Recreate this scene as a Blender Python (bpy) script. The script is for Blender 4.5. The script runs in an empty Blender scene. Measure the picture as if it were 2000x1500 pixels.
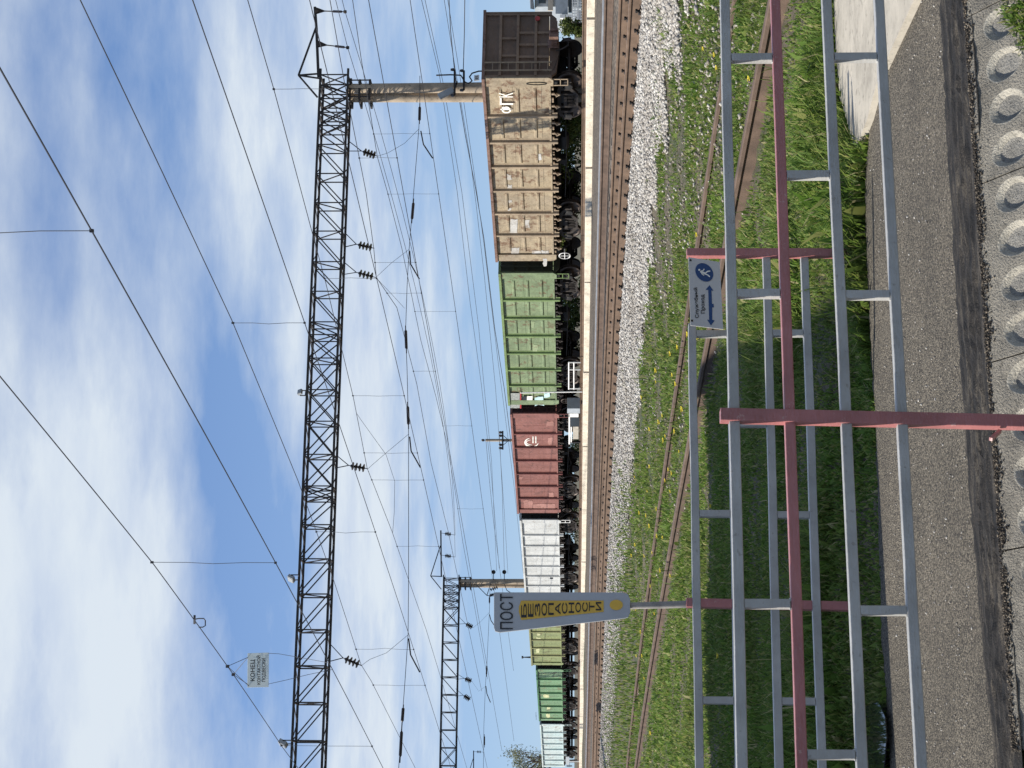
import bpy, math, random
import numpy as np
from mathutils import Vector, Matrix
random.seed(7); RNG = np.random.default_rng(11)
scene = bpy.context.scene
COL = scene.collection
R = math.radians

# ------------------------------------------------------------------ camera model
F, U0, V0, EYE = 3400.0, 750.0, 1000.0, 1.6
HOR = 1121.0
PIT = math.atan((HOR - V0) / F)
CP, SP = math.cos(PIT), math.sin(PIT)

def ray(u, v):
    a, b = (u - U0) / F, -(v - V0) / F
    return Vector((a, CP - SP * b, SP + CP * b))
CAM = Vector((0, 0, EYE))
def at(u, v, y):                       # point seen at upright pixel (u, v), y metres ahead
    d = ray(u, v); return CAM + d * (y / d.y)
def on_z(u, v, z):                     # on the horizontal plane of height z
    d = ray(u, v); return CAM + d * ((z - EYE) / d.z)
def on_plane(u, v, p, n):
    d = ray(u, v); return CAM + d * ((p - CAM).dot(n) / d.dot(n))
def S(x, y):                           # picture pixel (photo lies on its side) -> upright pixel
    return 1500.0 - y, x

TH = math.atan(0.515)                  # direction of the railway
DX, DY = -math.sin(TH), math.cos(TH)
def perp(x, y): return (x + 0.515 * y) * math.cos(TH)

# ------------------------------------------------------------------ mesh building
class MB:
    def __init__(s): s.v, s.f = [], []
    def add(s, vs, fs):
        o = len(s.v); s.v.extend([tuple(p) for p in vs]); s.f.extend([tuple(i + o for i in f) for f in fs]); return s
    def box(s, c, d, M=None):
        x, y, z = d[0] / 2, d[1] / 2, d[2] / 2
        vs = [Vector((sx * x, sy * y, sz * z)) for sz in (-1, 1) for sy in (-1, 1) for sx in (-1, 1)]
        vs = [(M @ p if M else p) + Vector(c) for p in vs]
        return s.add(vs, [(0, 2, 3, 1), (4, 5, 7, 6), (0, 1, 5, 4), (2, 6, 7, 3), (0, 4, 6, 2), (1, 3, 7, 5)])
    def bar(s, a, b, w, h=None, up=(0, 0, 1)):
        h = w if h is None else h
        a, b = Vector(a), Vector(b); d = (b - a)
        if d.length < 1e-6: return s
        d.normalize(); up = Vector(up)
        if abs(d.dot(up)) > 0.98: up = Vector((1, 0, 0)) if abs(d.x) < 0.9 else Vector((0, 1, 0))
        r = d.cross(up).normalized(); t = r.cross(d).normalized()
        vs = [p + r * (i * w / 2) + t * (j * h / 2) for p in (a, b) for i, j in ((-1, -1), (1, -1), (1, 1), (-1, 1))]
        return s.add(vs, [(0, 1, 2, 3), (7, 6, 5, 4), (0, 4, 5, 1), (1, 5, 6, 2), (2, 6, 7, 3), (3, 7, 4, 0)])
    def barpath(s, a, b, w, n=14, j=.0016):
        a, b = Vector(a), Vector(b); d = (b - a).normalized(); up = Vector((0, 0, 1))
        r = d.cross(up).normalized(); t = r.cross(d).normalized(); vs, fs = [], []
        for i in range(n + 1):
            p = a.lerp(b, i / n) + r * random.uniform(-j, j) + t * random.uniform(-j, j)
            vs += [p + r * (x * w / 2) + t * (y * w / 2) for x, y in ((-1, -1), (1, -1), (1, 1), (-1, 1))]
        for i in range(n):
            for k in range(4): fs.append((i * 4 + k, i * 4 + (k + 1) % 4, i * 4 + 4 + (k + 1) % 4, i * 4 + 4 + k))
        fs += [(3, 2, 1, 0), (n * 4, n * 4 + 1, n * 4 + 2, n * 4 + 3)]
        return s.add(vs, fs)
    def tube(s, pts, r, n=6, caps=True):
        pts = [Vector(p) for p in pts]; rs = r if isinstance(r, (list, tuple)) else [r] * len(pts)
        vs, fs = [], []
        ref = None
        for i, p in enumerate(pts):
            d = (pts[min(i + 1, len(pts) - 1)] - pts[max(i - 1, 0)]).normalized()
            if ref is None:
                ref = Vector((0, 0, 1)) if abs(d.z) < 0.9 else Vector((1, 0, 0))
            a = d.cross(ref).normalized(); b = d.cross(a).normalized(); ref = -b if abs(d.dot(b)) < .99 else ref
            ref = a.cross(d)
            for k in range(n):
                t = 2 * math.pi * k / n
                vs.append(p + a * (math.cos(t) * rs[i]) + b * (math.sin(t) * rs[i]))
        for i in range(len(pts) - 1):
            for k in range(n):
                fs.append((i * n + k, i * n + (k + 1) % n, (i + 1) * n + (k + 1) % n, (i + 1) * n + k))
        if caps:
            fs.append(tuple(range(n - 1, -1, -1))); fs.append(tuple(range((len(pts) - 1) * n, len(pts) * n)))
        return s.add(vs, fs)
    def lathe(s, prof, n=16, o=(0, 0, 0), axis='z', caps=True):
        vs, fs = [], []
        for r, h in prof:
            for k in range(n):
                t = 2 * math.pi * k / n; c, q = r * math.cos(t), r * math.sin(t)
                p = (c, q, h) if axis == 'z' else ((c, h, q) if axis == 'y' else (h, c, q))
                vs.append(Vector(p) + Vector(o))
        m = len(prof)
        for i in range(m - 1):
            for k in range(n):
                fs.append((i * n + k, i * n + (k + 1) % n, (i + 1) * n + (k + 1) % n, (i + 1) * n + k))
        if caps:
            fs.append(tuple(range(n - 1, -1, -1))); fs.append(tuple(range((m - 1) * n, m * n)))
        return s.add(vs, fs)
    def prism(s, front, back):          # two matching loops of points
        n = len(front)
        fs = [tuple(range(n)), tuple(range(2 * n - 1, n - 1, -1))]
        fs += [(i, i + n, (i + 1) % n + n, (i + 1) % n) for i in range(n)]
        return s.add(list(front) + list(back), fs)
    def sweep(s, path, prof, ups=None):
        path = [Vector(p) for p in path]; n = len(prof); vs, fs = [], []
        for i, p in enumerate(path):
            d = path[min(i + 1, len(path) - 1)] - path[max(i - 1, 0)]; d.z = 0; d.normalize()
            r = Vector((d.y, -d.x, 0))
            for (a, b) in prof: vs.append(p + r * a + Vector((0, 0, b)))
        for i in range(len(path) - 1):
            for k in range(n):
                fs.append((i * n + k, i * n + (k + 1) % n, (i + 1) * n + (k + 1) % n, (i + 1) * n + k))
        fs.append(tuple(range(n - 1, -1, -1))); fs.append(tuple(range((len(path) - 1) * n, len(path) * n)))
        return s.add(vs, fs)
    def mesh(s, name):
        me = bpy.data.meshes.new(name); me.from_pydata([tuple(p) for p in s.v], [], s.f); me.update(); return me
    def build(s, name, mat, parent=None, bevel=0, smooth=False, origin=None):
        if origin is not None:
            o = Vector(origin); s.v = [tuple(Vector(p) - o) for p in s.v]
        me = s.mesh(name)
        if mat: me.materials.append(mat)
        if smooth:
            me.polygons.foreach_set('use_smooth', [True] * len(me.polygons))
            try: me.set_sharp_from_angle(angle=R(40))
            except Exception: pass
        ob = bpy.data.objects.new(name, me); COL.objects.link(ob)
        if origin is not None: ob.location = origin
        if parent: ob.parent = parent
        if bevel:
            b = ob.modifiers.new('bevel', 'BEVEL'); b.width = bevel; b.segments = 2; b.limit_method = 'ANGLE'
        return ob

def tag(o, label=None, cat=None, group=None, kind=None):
    if label: o['label'] = label
    if cat: o['category'] = cat
    if group: o['group'] = group
    if kind: o['kind'] = kind
    return o
def empty(name, loc=(0, 0, 0), rz=0, label=None, cat=None, group=None):
    o = bpy.data.objects.new(name, None); COL.objects.link(o); o.location = loc; o.rotation_euler = (0, 0, rz)
    o.empty_display_size = .2
    return tag(o, label, cat, group)
def kids(o): return [c for c in bpy.data.objects if c.parent == o]
def copy_tree(o, parent=None, remap=None):
    c = o.copy(); COL.objects.link(c)
    if parent is not None: c.parent = parent
    if remap and c.type == 'MESH':
        for sl in c.material_slots:
            if sl.material in remap:
                m = remap[sl.material]; sl.link = 'OBJECT'; sl.material = m
    for ch in list(o.children): copy_tree(ch, c, remap)
    return c
def np_mesh(name, verts, faces_idx, nper, mat):
    me = bpy.data.meshes.new(name); nv, nf = len(verts), len(faces_idx) // nper
    me.vertices.add(nv); me.vertices.foreach_set('co', verts.astype(np.float32).ravel())
    me.loops.add(nf * nper); me.loops.foreach_set('vertex_index', faces_idx.astype(np.int32))
    me.polygons.add(nf); me.polygons.foreach_set('loop_start', np.arange(0, nf * nper, nper, dtype=np.int32))
    me.update(calc_edges=True); me.validate()
    me.materials.append(mat)
    ob = bpy.data.objects.new(name, me); COL.objects.link(ob); return ob

# ------------------------------------------------------------------ materials
def newmat(name):
    m = bpy.data.materials.new(name); m.use_nodes = True
    nt = m.node_tree; return m, nt, nt.nodes['Principled BSDF']
class G:
    def __init__(s, nt): s.nt = nt
    def n(s, t, **k):
        x = s.nt.nodes.new(t)
        for a, b in k.items(): setattr(x, a, b)
        return x
    def l(s, a, b): s.nt.links.new(a, b)
    def coord(s, kind='Object', scale=(1, 1, 1), rot=(0, 0, 0)):
        tc = s.n('ShaderNodeTexCoord'); mp = s.n('ShaderNodeMapping')
        mp.inputs['Scale'].default_value = scale; mp.inputs['Rotation'].default_value = rot
        s.l(tc.outputs[kind], mp.inputs['Vector']); return mp.outputs['Vector']
    def world(s, scale=(1, 1, 1), rot=(0, 0, 0)):
        g = s.n('ShaderNodeNewGeometry'); mp = s.n('ShaderNodeMapping')
        mp.inputs['Scale'].default_value = scale; mp.inputs['Rotation'].default_value = rot
        s.l(g.outputs['Position'], mp.inputs['Vector']); return mp.outputs['Vector']
    def noise(s, vec, scale, detail=4, rough=.6):
        x = s.n('ShaderNodeTexNoise'); x.inputs['Scale'].default_value = scale
        x.inputs['Detail'].default_value = detail; x.inputs['Roughness'].default_value = rough
        s.l(vec, x.inputs['Vector']); return x.outputs['Fac']
    def voro(s, vec, scale, out='Distance', feature='F1'):
        x = s.n('ShaderNodeTexVoronoi'); x.feature = feature; x.inputs['Scale'].default_value = scale
        s.l(vec, x.inputs['Vector']); return x.outputs[out]
    def ramp(s, fac, stops, interp='LINEAR'):
        x = s.n('ShaderNodeValToRGB'); x.color_ramp.interpolation = interp; e = x.color_ramp.elements
        while len(e) < len(stops): e.new(0.5)
        for i, (p, c) in enumerate(stops):
            e[i].position = p; e[i].color = (c, c, c, 1) if isinstance(c, (int, float)) else (*c, 1)
        s.l(fac, x.inputs['Fac']); return x.outputs['Color']
    def mix(s, fac, a, b, mode='MIX'):
        x = s.n('ShaderNodeMix', data_type='RGBA', blend_type=mode); x.clamp_result = False
        for sock, val in ((x.inputs['Factor'], fac), (x.inputs['A'], a), (x.inputs['B'], b)):
            if hasattr(val, 'is_linked'): s.l(val, sock)
            elif isinstance(val, (int, float)): sock.default_value = val if sock.type == 'VALUE' else (val, val, val, 1)
            else: sock.default_value = (*val, 1)
        return x.outputs['Result']
    def math(s, op, a, b=None):
        x = s.n('ShaderNodeMath', operation=op)
        for i, val in enumerate((a, b)):
            if val is None: continue
            if hasattr(val, 'is_linked'): s.l(val, x.inputs[i])
            else: x.inputs[i].default_value = val
        return x.outputs[0]
    def bump(s, h, strength, dist, bsdf):
        b = s.n('ShaderNodeBump'); b.inputs['Strength'].default_value = strength; b.inputs['Distance'].default_value = dist
        s.l(h, b.inputs['Height']); s.l(b.outputs['Normal'], bsdf.inputs['Normal'])

def plain(name, c, rough=.6, metal=0., var=.25, scale=6, bump=0, bscale=60, spec=.5):
    m, nt, b = newmat(name); g = G(nt); v = g.coord()
    f = g.noise(v, scale, 5)
    lo = tuple(x * (1 - var) for x in c); hi = tuple(min(1, x * (1 + var)) for x in c)
    g.l(g.ramp(f, [(.3, lo), (.7, hi)]), b.inputs['Base Color'])
    b.inputs['Roughness'].default_value = rough; b.inputs['Metallic'].default_value = metal
    b.inputs['Specular IOR Level'].default_value = spec
    if bump: g.bump(g.noise(v, bscale, 5), bump, .01, b)
    return m

def fence_paint(name, c, spot):
    m, nt, b = newmat(name); g = G(nt); v = g.world()
    f = g.noise(v, 5, 5)
    base = g.ramp(f, [(.3, tuple(x * .8 for x in c)), (.7, tuple(x * 1.18 for x in c))])
    sp = g.ramp(g.noise(v, 38, 4, .7), [(.63, 0), (.67, 1)])
    base = g.mix(g.math('MULTIPLY', sp, .55), base, spot)
    runs = g.noise(g.world((1, 1, .15)), 30, 3)
    g.l(base, b.inputs['Base Color'])
    b.inputs['Roughness'].default_value = .34
    h = g.math('ADD', g.noise(g.world((.25, .25, 1)), 130, 3), g.math('MULTIPLY', g.noise(v, 26, 3), 1.6))
    g.bump(g.math('ADD', h, runs), .45, .004, b)
    return m

def wagon_paint(name, c, rust, c2=None, rust_amt=.5, dirt=.35):
    m, nt, b = newmat(name); g = G(nt); v = g.coord()
    big = g.noise(v, .8, 5)
    c2 = c2 or tuple(x * .72 for x in c)
    base = g.ramp(big, [(.32, c2), (.62, c)])
    fine = g.noise(g.coord(scale=(5, 1, .35)), 3, 5)
    base = g.mix(g.math('MULTIPLY', g.ramp(fine, [(.5, 0), (.72, 1)]), dirt), base, tuple(x * .45 for x in c))
    r1 = g.noise(v, 2.3, 8, .72)
    rf = g.ramp(r1, [(.62 - .1 * rust_amt, 0), (.70 - .1 * rust_amt, 1)])
    rc = g.ramp(g.noise(v, 9, 4), [(.3, tuple(x * .5 for x in rust)), (.7, rust)])
    base = g.mix(g.math('MULTIPLY', rf, .85), base, rc)
    drip = g.noise(g.coord(scale=(7, 7, .5)), 1.5, 6, .7)
    base = g.mix(g.math('MULTIPLY', g.ramp(drip, [(.60, 0), (.68, 1)]), .5 * rust_amt), base, rc)
    grime = g.noise(g.coord(scale=(1.2, 1.2, 1.6)), 1.7, 9, .78)
    base = g.mix(g.math('MULTIPLY', g.ramp(grime, [(.45, 0), (.66, 1)]), dirt * 1.1), base, tuple(x * .42 for x in c))
    spk = g.noise(v, 14, 5, .75)
    base = g.mix(g.math('MULTIPLY', g.ramp(spk, [(.60, 0), (.66, 1)]), min(1, rust_amt * .9)), base, tuple(x * .6 for x in rust))
    g.l(base, b.inputs['Base Color']); b.inputs['Roughness'].default_value = .62
    g.bump(g.math('ADD', g.noise(v, 2.2, 4), g.math('MULTIPLY', g.noise(v, 9, 5), .3)), .8, .05, b)
    return m

def ground_mat():
    m, nt, b = newmat('ground_soil'); g = G(nt); v = g.world()
    soil = g.ramp(g.noise(v, 5, 8, .75), [(.3, (.035, .03, .018)), (.7, (.16, .13, .085))])
    moss = g.ramp(g.noise(v, 40, 5), [(.3, (.02, .035, .01)), (.7, (.05, .08, .022))])
    base = g.mix(g.ramp(g.noise(v, .9, 6), [(.48, 0), (.62, .8)]), soil, moss)
    g.l(base, b.inputs['Base Color']); b.inputs['Roughness'].default_value = .95
    g.bump(g.noise(v, 30, 6), .8, .03, b); return m

def gravel_mat(name, lo, hi, scale=16):
    m, nt, b = newmat(name); g = G(nt); v = g.world()
    x = g.voro(v, scale, 'Color'); bw = g.n('ShaderNodeRGBToBW'); g.l(x, bw.inputs[0])
    col = g.ramp(bw.outputs[0], [(.2, lo), (.8, hi)])
    d = g.voro(v, scale)
    dk = g.ramp(g.noise(v, .9, 5), [(.35, .6), (.65, 1)])
    g.l(g.mix(1.0, col, dk, 'MULTIPLY'), b.inputs['Base Color']); b.inputs['Roughness'].default_value = .9
    g.bump(g.math('SUBTRACT', 1, d), .9, .05, b); return m

def asphalt_mat():
    m, nt, b = newmat('asphalt'); g = G(nt); v = g.world()
    x = g.voro(v, 150, 'Color'); bw = g.n('ShaderNodeRGBToBW'); g.l(x, bw.inputs[0])
    col = g.ramp(bw.outputs[0], [(.2, (.038, .032, .024)), (.5, (.108, .092, .068)), (.85, (.27, .235, .175))])
    big = g.ramp(g.noise(v, 1.6, 6), [(.3, .72), (.7, 1.15)])
    col = g.mix(1.0, col, big, 'MULTIPLY')
    g.l(col, b.inputs['Base Color']); b.inputs['Roughness'].default_value = .88
    h = g.math('ADD', g.noise(v, 90, 4), g.math('MULTIPLY', g.voro(v, 150), -.8))
    g.bump(h, 1.0, .012, b); return m

def tar_mat(ang):
    m, nt, b = newmat('tar_dirt'); g = G(nt)
    v = g.world((1, 1, 1), (0, 0, -ang))
    warp = g.n('ShaderNodeTexNoise'); warp.inputs['Scale'].default_value = 4; warp.inputs['Detail'].default_value = 4; g.l(v, warp.inputs['Vector'])
    ad = g.n('ShaderNodeVectorMath', operation='MULTIPLY_ADD'); g.l(warp.outputs['Color'], ad.inputs[0]); ad.inputs[1].default_value = (.25, .09, .05); g.l(v, ad.inputs[2])
    mp = g.n('ShaderNodeMapping'); mp.inputs['Scale'].default_value = (1.3, 8, 3); g.l(ad.outputs[0], mp.inputs['Vector'])
    st = g.noise(mp.outputs['Vector'], 3.0, 7, .7)
    gr = g.noise(g.world(), 120, 5, .7); bl = g.noise(g.world(), 6, 5, .7)
    f = g.math('ADD', g.math('ADD', g.math('MULTIPLY', st, .75), g.math('MULTIPLY', gr, .38)), g.math('MULTIPLY', bl, .25))
    col = g.ramp(f, [(.58, (.008, .008, .009)), (.70, (.035, .03, .025)), (.78, (.12, .102, .078)), (.9, (.26, .225, .17))])
    g.l(col, b.inputs['Base Color']); b.inputs['Roughness'].default_value = .92
    g.bump(g.math('ADD', g.math('MULTIPLY', st, 1.2), g.math('MULTIPLY', gr, .8)), 1.0, .03, b); return m

def concrete_mat(name, c, scale=9, spots=True, bump=.5):
    m, nt, b = newmat(name); g = G(nt); v = g.world()
    f = g.noise(v, scale, 9, .72)
    col = g.ramp(f, [(.3, tuple(x * .62 for x in c)), (.52, c), (.72, tuple(min(1, x * 1.25) for x in c))])
    if spots:
        sp = g.ramp(g.noise(v, scale * 5, 6, .7), [(.36, 1), (.44, 0)])
        col = g.mix(g.math('MULTIPLY', sp, .6), col, tuple(x * .35 for x in c))
    g.l(col, b.inputs['Base Color']); b.inputs['Roughness'].default_value = .9
    g.bump(g.math('ADD', f, g.noise(v, 120, 4)), bump, .012, b); return m

def island_mat(name, stops, rough=.8, extra=None, trans=0, patch=None):
    m, nt, b = newmat(name); g = G(nt)
    ge = g.n('ShaderNodeNewGeometry')
    col = g.ramp(ge.outputs['Random Per Island'], stops)
    if patch:
        f = g.ramp(g.noise(g.world(), patch[0], 5), [(.4, 0), (.62, 1)])
        col = g.mix(g.math('MULTIPLY', f, patch[2]), col, patch[1])
    g.l(col, b.inputs['Base Color']); b.inputs['Roughness'].default_value = rough
    b.inputs['Specular IOR Level'].default_value = .25
    if trans:
        t = g.n('ShaderNodeBsdfTranslucent'); g.l(col, t.inputs['Color'])
        ms = g.n('ShaderNodeMixShader'); ms.inputs[0].default_value = trans
        g.l(b.outputs[0], ms.inputs[1]); g.l(t.outputs[0], ms.inputs[2])
        g.l(ms.outputs[0], nt.nodes['Material Output'].inputs['Surface'])
    return m

M = {}
M['soil'] = ground_mat()
M['asphalt'] = asphalt_mat()
M['patch'] = concrete_mat('smooth_concrete', (.40, .365, .30), 3, True, .25)
M['slab'] = concrete_mat('rough_concrete', (.31, .285, .235), 7, True, 1.6)
M['slab_lit_wall'] = concrete_mat('sunlit_wall_concrete', (.43, .40, .33), 12, True, 1.0)  # sunlight on the hollow walls, painted in as a paler concrete
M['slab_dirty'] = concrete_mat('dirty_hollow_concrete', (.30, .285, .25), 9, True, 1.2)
M['block'] = concrete_mat('pale_concrete', (.64, .57, .45), 2.2, True, .4)
M['column'] = concrete_mat('column_concrete', (.36, .29, .21), 1.6, True, .3)
M['sleeper'] = concrete_mat('sleeper_concrete', (.16, .14, .12), 6, True, .5)
M['grey'] = fence_paint('grey_fence_paint', (.36, .355, .335), (.2, .18, .15))
M['red'] = fence_paint('maroon_fence_paint', (.36, .14, .135), (.46, .30, .27))
M['rail'] = plain('rusty_rail', (.15, .10, .066), .7, .2, .3, 4, .3)
M['rail_grey'] = plain('polished_rail', (.42, .42, .42), .4, .7, .2, 3)
M['rail_side'] = plain('old_rail', (.11, .075, .055), .85, .1, .35, 5, .4)
M['steel'] = plain('dark_steel', (.032, .026, .022), .7, .2, .4, 3)
M['steel2'] = plain('far_steel', (.022, .024, .028), .7, .2, .3, 3)
M['black'] = plain('black_parts', (.013, .012, .011), .7, .1, .4, 5)
M['under'] = plain('dirty_running_gear', (.03, .024, .02), .8, .1, .5, 4, .3)
M['wheel'] = plain('worn_wheel', (.06, .046, .038), .5, .5, .35, 3)
M['wire'] = plain('wire', (.03, .03, .035), .6, .3, .1)
M['wire_thin'] = plain('thin_wire', (.05, .055, .065), .6, .3, .1)
M['insul'] = plain('brown_porcelain', (.02, .014, .012), .3, 0, .2)
M['white'] = plain('white_paint', (.75, .74, .70), .5, 0, .12, 5)
M['letter_white'] = plain('white_lettering', (.78, .76, .68), .7, 0, .2, 20)
M['signgrey'] = plain('grey_sign_face', (.40, .41, .42), .5, 0, .08, 4)
M['signpale'] = plain('pale_sign_face', (.50, .49, .47), .45, 0, .06, 4)
M['signwhite'] = plain('white_enamel', (.62, .66, .62), .35, 0, .1, 4)
M['yellow'] = plain('ochre_panel', (.66, .40, .05), .5, 0, .08, 6)
M['ink'] = plain('black_lettering', (.012, .014, .018), .6, 0, .1)
M['blue'] = plain('sign_blue', (.008, .05, .16), .5, 0, .1)
M['lamp'] = plain('lamp_housing', (.28, .29, .29), .5, .2, .1)
M['lampglass'] = plain('lamp_glass', (.30, .31, .30), .15, 0, .05)
M['tin'] = plain('grey_cladding', (.33, .36, .38), .6, 0, .15, 3)
M['roofing'] = plain('grey_roof', (.22, .23, .24), .7, 0, .2, 3)
M['glass'] = plain('dark_window', (.02, .025, .03), .1, 0, .1)
M['brick'] = plain('plaster_wall', (.42, .36, .28), .9, 0, .15, 3)
M['pole'] = plain('weathered_pole', (.30, .28, .26), .7, 0, .35, 9)
M['wood'] = plain('bark', (.15, .12, .095), .9, 0, .4, 6, .5)
M['redlamp'] = plain('red_disc', (.35, .03, .03), .5)
M['stone'] = island_mat('ballast_stone', [(.0, (.13, .12, .105)), (.3, (.30, .28, .255)), (.7, (.47, .45, .41)), (1., (.66, .63, .57))], .9, patch=(1.1, (.25, .22, .18), .5))
M['stone_mid'] = island_mat('loose_stone', [(.0, (.12, .10, .08)), (.5, (.27, .24, .20)), (1., (.5, .47, .42))], .9)
M['crumb'] = island_mat('tar_crumb', [(.0, (.015, .013, .012)), (.6, (.06, .05, .04)), (1., (.24, .2, .15))], .95)
M['stone_dirty'] = island_mat('dirty_stone', [(.0, (.07, .06, .05)), (.6, (.2, .17, .14)), (1., (.36, .31, .25))], .9)
M['grass'] = island_mat('grass_blade', [(.0, (.065, .125, .022)), (.4, (.13, .23, .036)), (.75, (.205, .30, .058)), (.92, (.32, .32, .10)), (1., (.5, .44, .24))], .6,
                        trans=.48, patch=(.9, (.15, .14, .05), .35))
M['leaf'] = island_mat('leaf', [(0, (.045, .07, .015)), (.6, (.10, .14, .03)), (1, (.19, .2, .06))], .6, trans=.25)
M['leaf_pale'] = island_mat('young_leaf', [(0, (.10, .11, .05)), (.6, (.19, .20, .09)), (1, (.30, .29, .15))], .6, trans=.2)
M['petal'] = plain('yellow_petal', (.85, .66, .05), .7)
m_, nt_, b_ = newmat('puddle_water'); b_.inputs['Base Color'].default_value = (.02, .022, .02, 1); b_.inputs['Roughness'].default_value = .04
M['water'] = m_

# ------------------------------------------------------------------ camera, light, sky
cd = bpy.data.cameras.new('camera'); cam = bpy.data.objects.new('camera', cd); COL.objects.link(cam)
cd.sensor_width = 36; cd.lens = F / 2000 * 36; cd.clip_start = .05; cd.clip_end = 6000
ex, ey, ez = Vector((0, SP, -CP)), Vector((1, 0, 0)), Vector((0, -CP, -SP))
cam.matrix_world = Matrix(((ex.x, ey.x, ez.x, 0), (ex.y, ey.y, ez.y, 0), (ex.z, ey.z, ez.z, EYE), (0, 0, 0, 1)))
scene.camera = cam

SUN_EL = R(42); sh = Vector((-.9957, -.085, 0)).normalized()
SUN = (sh * math.cos(SUN_EL) + Vector((0, 0, math.sin(SUN_EL)))).normalized()
ld = bpy.data.lights.new('sun', 'SUN'); ld.energy = 5.0; ld.angle = R(.6); ld.color = (1, .94, .85)
lo = bpy.data.objects.new('sun', ld); COL.objects.link(lo); lo.rotation_euler = SUN.to_track_quat('Z', 'Y').to_euler()

def sky():
    w = bpy.data.worlds.new('World'); scene.world = w; w.use_nodes = True
    nt = w.node_tree; g = G(nt); bg = nt.nodes['Background']; bg.inputs['Strength'].default_value = .08
    s = g.n('ShaderNodeTexSky'); s.sky_type = 'NISHITA'; s.sun_disc = False
    s.sun_elevation = SUN_EL; s.sun_rotation = math.atan2(sh.x, sh.y); s.altitude = 150
    s.air_density = 1.0; s.dust_density = .25; s.ozone_density = 1.6
    tc = g.n('ShaderNodeTexCoord'); sep = g.n('ShaderNodeSeparateXYZ'); g.l(tc.outputs['Generated'], sep.inputs[0])
    x, y, z = sep.outputs
    lift = g.n('ShaderNodeCombineXYZ'); g.l(x, lift.inputs[0]); g.l(y, lift.inputs[1])
    g.l(g.math('ADD', g.math('MULTIPLY', g.math('MAXIMUM', z, -.1), 1.0), .20), lift.inputs[2])
    nv = g.n('ShaderNodeVectorMath', operation='NORMALIZE'); g.l(lift.outputs[0], nv.inputs[0]); g.l(nv.outputs[0], s.inputs['Vector'])
    zz = g.math('ADD', g.math('MAXIMUM', z, 0.0), .12)
    cmb = g.n('ShaderNodeCombineXYZ'); g.l(g.math('DIVIDE', x, zz), cmb.inputs[0]); g.l(g.math('DIVIDE', y, zz), cmb.inputs[1])
    mp = g.n('ShaderNodeMapping'); mp.inputs['Location'].default_value = SKY_OFF; mp.inputs['Scale'].default_value = (1.0, .9, 1)
    g.l(cmb.outputs[0], mp.inputs['Vector'])
    n1 = g.noise(mp.outputs['Vector'], 1.15, 9, .56)
    mp2 = g.n('ShaderNodeMapping'); mp2.inputs['Scale'].default_value = (.8, 1.15, 1); mp2.inputs['Rotation'].default_value = (0, 0, .35); g.l(cmb.outputs[0], mp2.inputs['Vector'])
    n2 = g.noise(mp2.outputs['Vector'], 3.2, 8, .62)
    c = g.math('ADD', n1, g.math('MULTIPLY', g.math('SUBTRACT', n2, .5), .23))
    # big bank of cloud high on the left, thinner veil along the middle height
    def gauss(cx, cz, sx, sz, amp):
        a = g.math('POWER', g.math('DIVIDE', g.math('SUBTRACT', x, cx), sx), 2.0)
        b = g.math('POWER', g.math('DIVIDE', g.math('SUBTRACT', z, cz), sz), 2.0)
        return g.math('MULTIPLY', g.math('EXPONENT', g.math('MULTIPLY', g.math('ADD', a, b), -1.0)), amp)
    for q in ((-.12, .27, .13, .055, .20), (-.02, .115, .25, .034, .25), (.17, .192, .10, .016, .17), (-.02, .20, .09, .02, -.17),
              (-.13, .185, .05, .022, -.10), (.16, .24, .1, .03, -.05), (0, .075, .4, .018, .05), (0, .025, .5, .05, -.33)):
        c = g.math('ADD', c, gauss(*q))
    dens = g.ramp(c, [(.39, 0), (.54, .44), (.72, .96)])
    blue = g.mix(1.0, s.outputs[0], SKY_TINT, 'MULTIPLY')
    hz = g.math('MULTIPLY', g.math('EXPONENT', g.math('MULTIPLY', g.math('MAXIMUM', z, 0.0), -11.0)), .95)
    hm = g.n('ShaderNodeMix', data_type='RGBA'); g.l(hz, hm.inputs['Factor']); g.l(blue, hm.inputs['A']); hm.inputs['B'].default_value = (4.7, 6.25, 7.5, 1)
    blue = hm.outputs['Result']
    white = g.ramp(g.math('ADD', n2, g.math('MULTIPLY', c, .3)), [(.45, (6.6, 7.2, 8.5)), (.85, (8.0, 8.4, 8.8))])
    x_ = g.n('ShaderNodeMix', data_type='RGBA'); g.l(dens, x_.inputs['Factor']); g.l(blue, x_.inputs['A'])
    wv = g.n('ShaderNodeMix', data_type='RGBA'); wv.inputs['Factor'].default_value = 0; wv.inputs['A'].default_value = (6.3, 7.0, 7.9, 1)
    g.l(g.ramp(g.math('ADD', g.math('MULTIPLY', n2, .75), g.math('MULTIPLY', n1, .35)), [(.38, 0), (.66, 1)]), wv.inputs['Factor'])
    wv.inputs['A'].default_value = (5.1, 6.0, 7.6, 1); wv.inputs['B'].default_value = (7.0, 7.7, 8.4, 1)
    g.l(wv.outputs['Result'], x_.inputs['B'])
    g.l(x_.outputs['Result'], bg.inputs['Color'])
SKY_OFF = (3.1, 1.7, 0); SKY_TINT = (1.16, 1.32, 1.58)
sky()
scene.view_settings.view_transform = 'Standard'; scene.view_settings.look = 'None'
scene.view_settings.exposure = .42; scene.view_settings.gamma = 1
scene.cycles.max_bounces = 6; scene.cycles.transparent_max_bounces = 6

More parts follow.
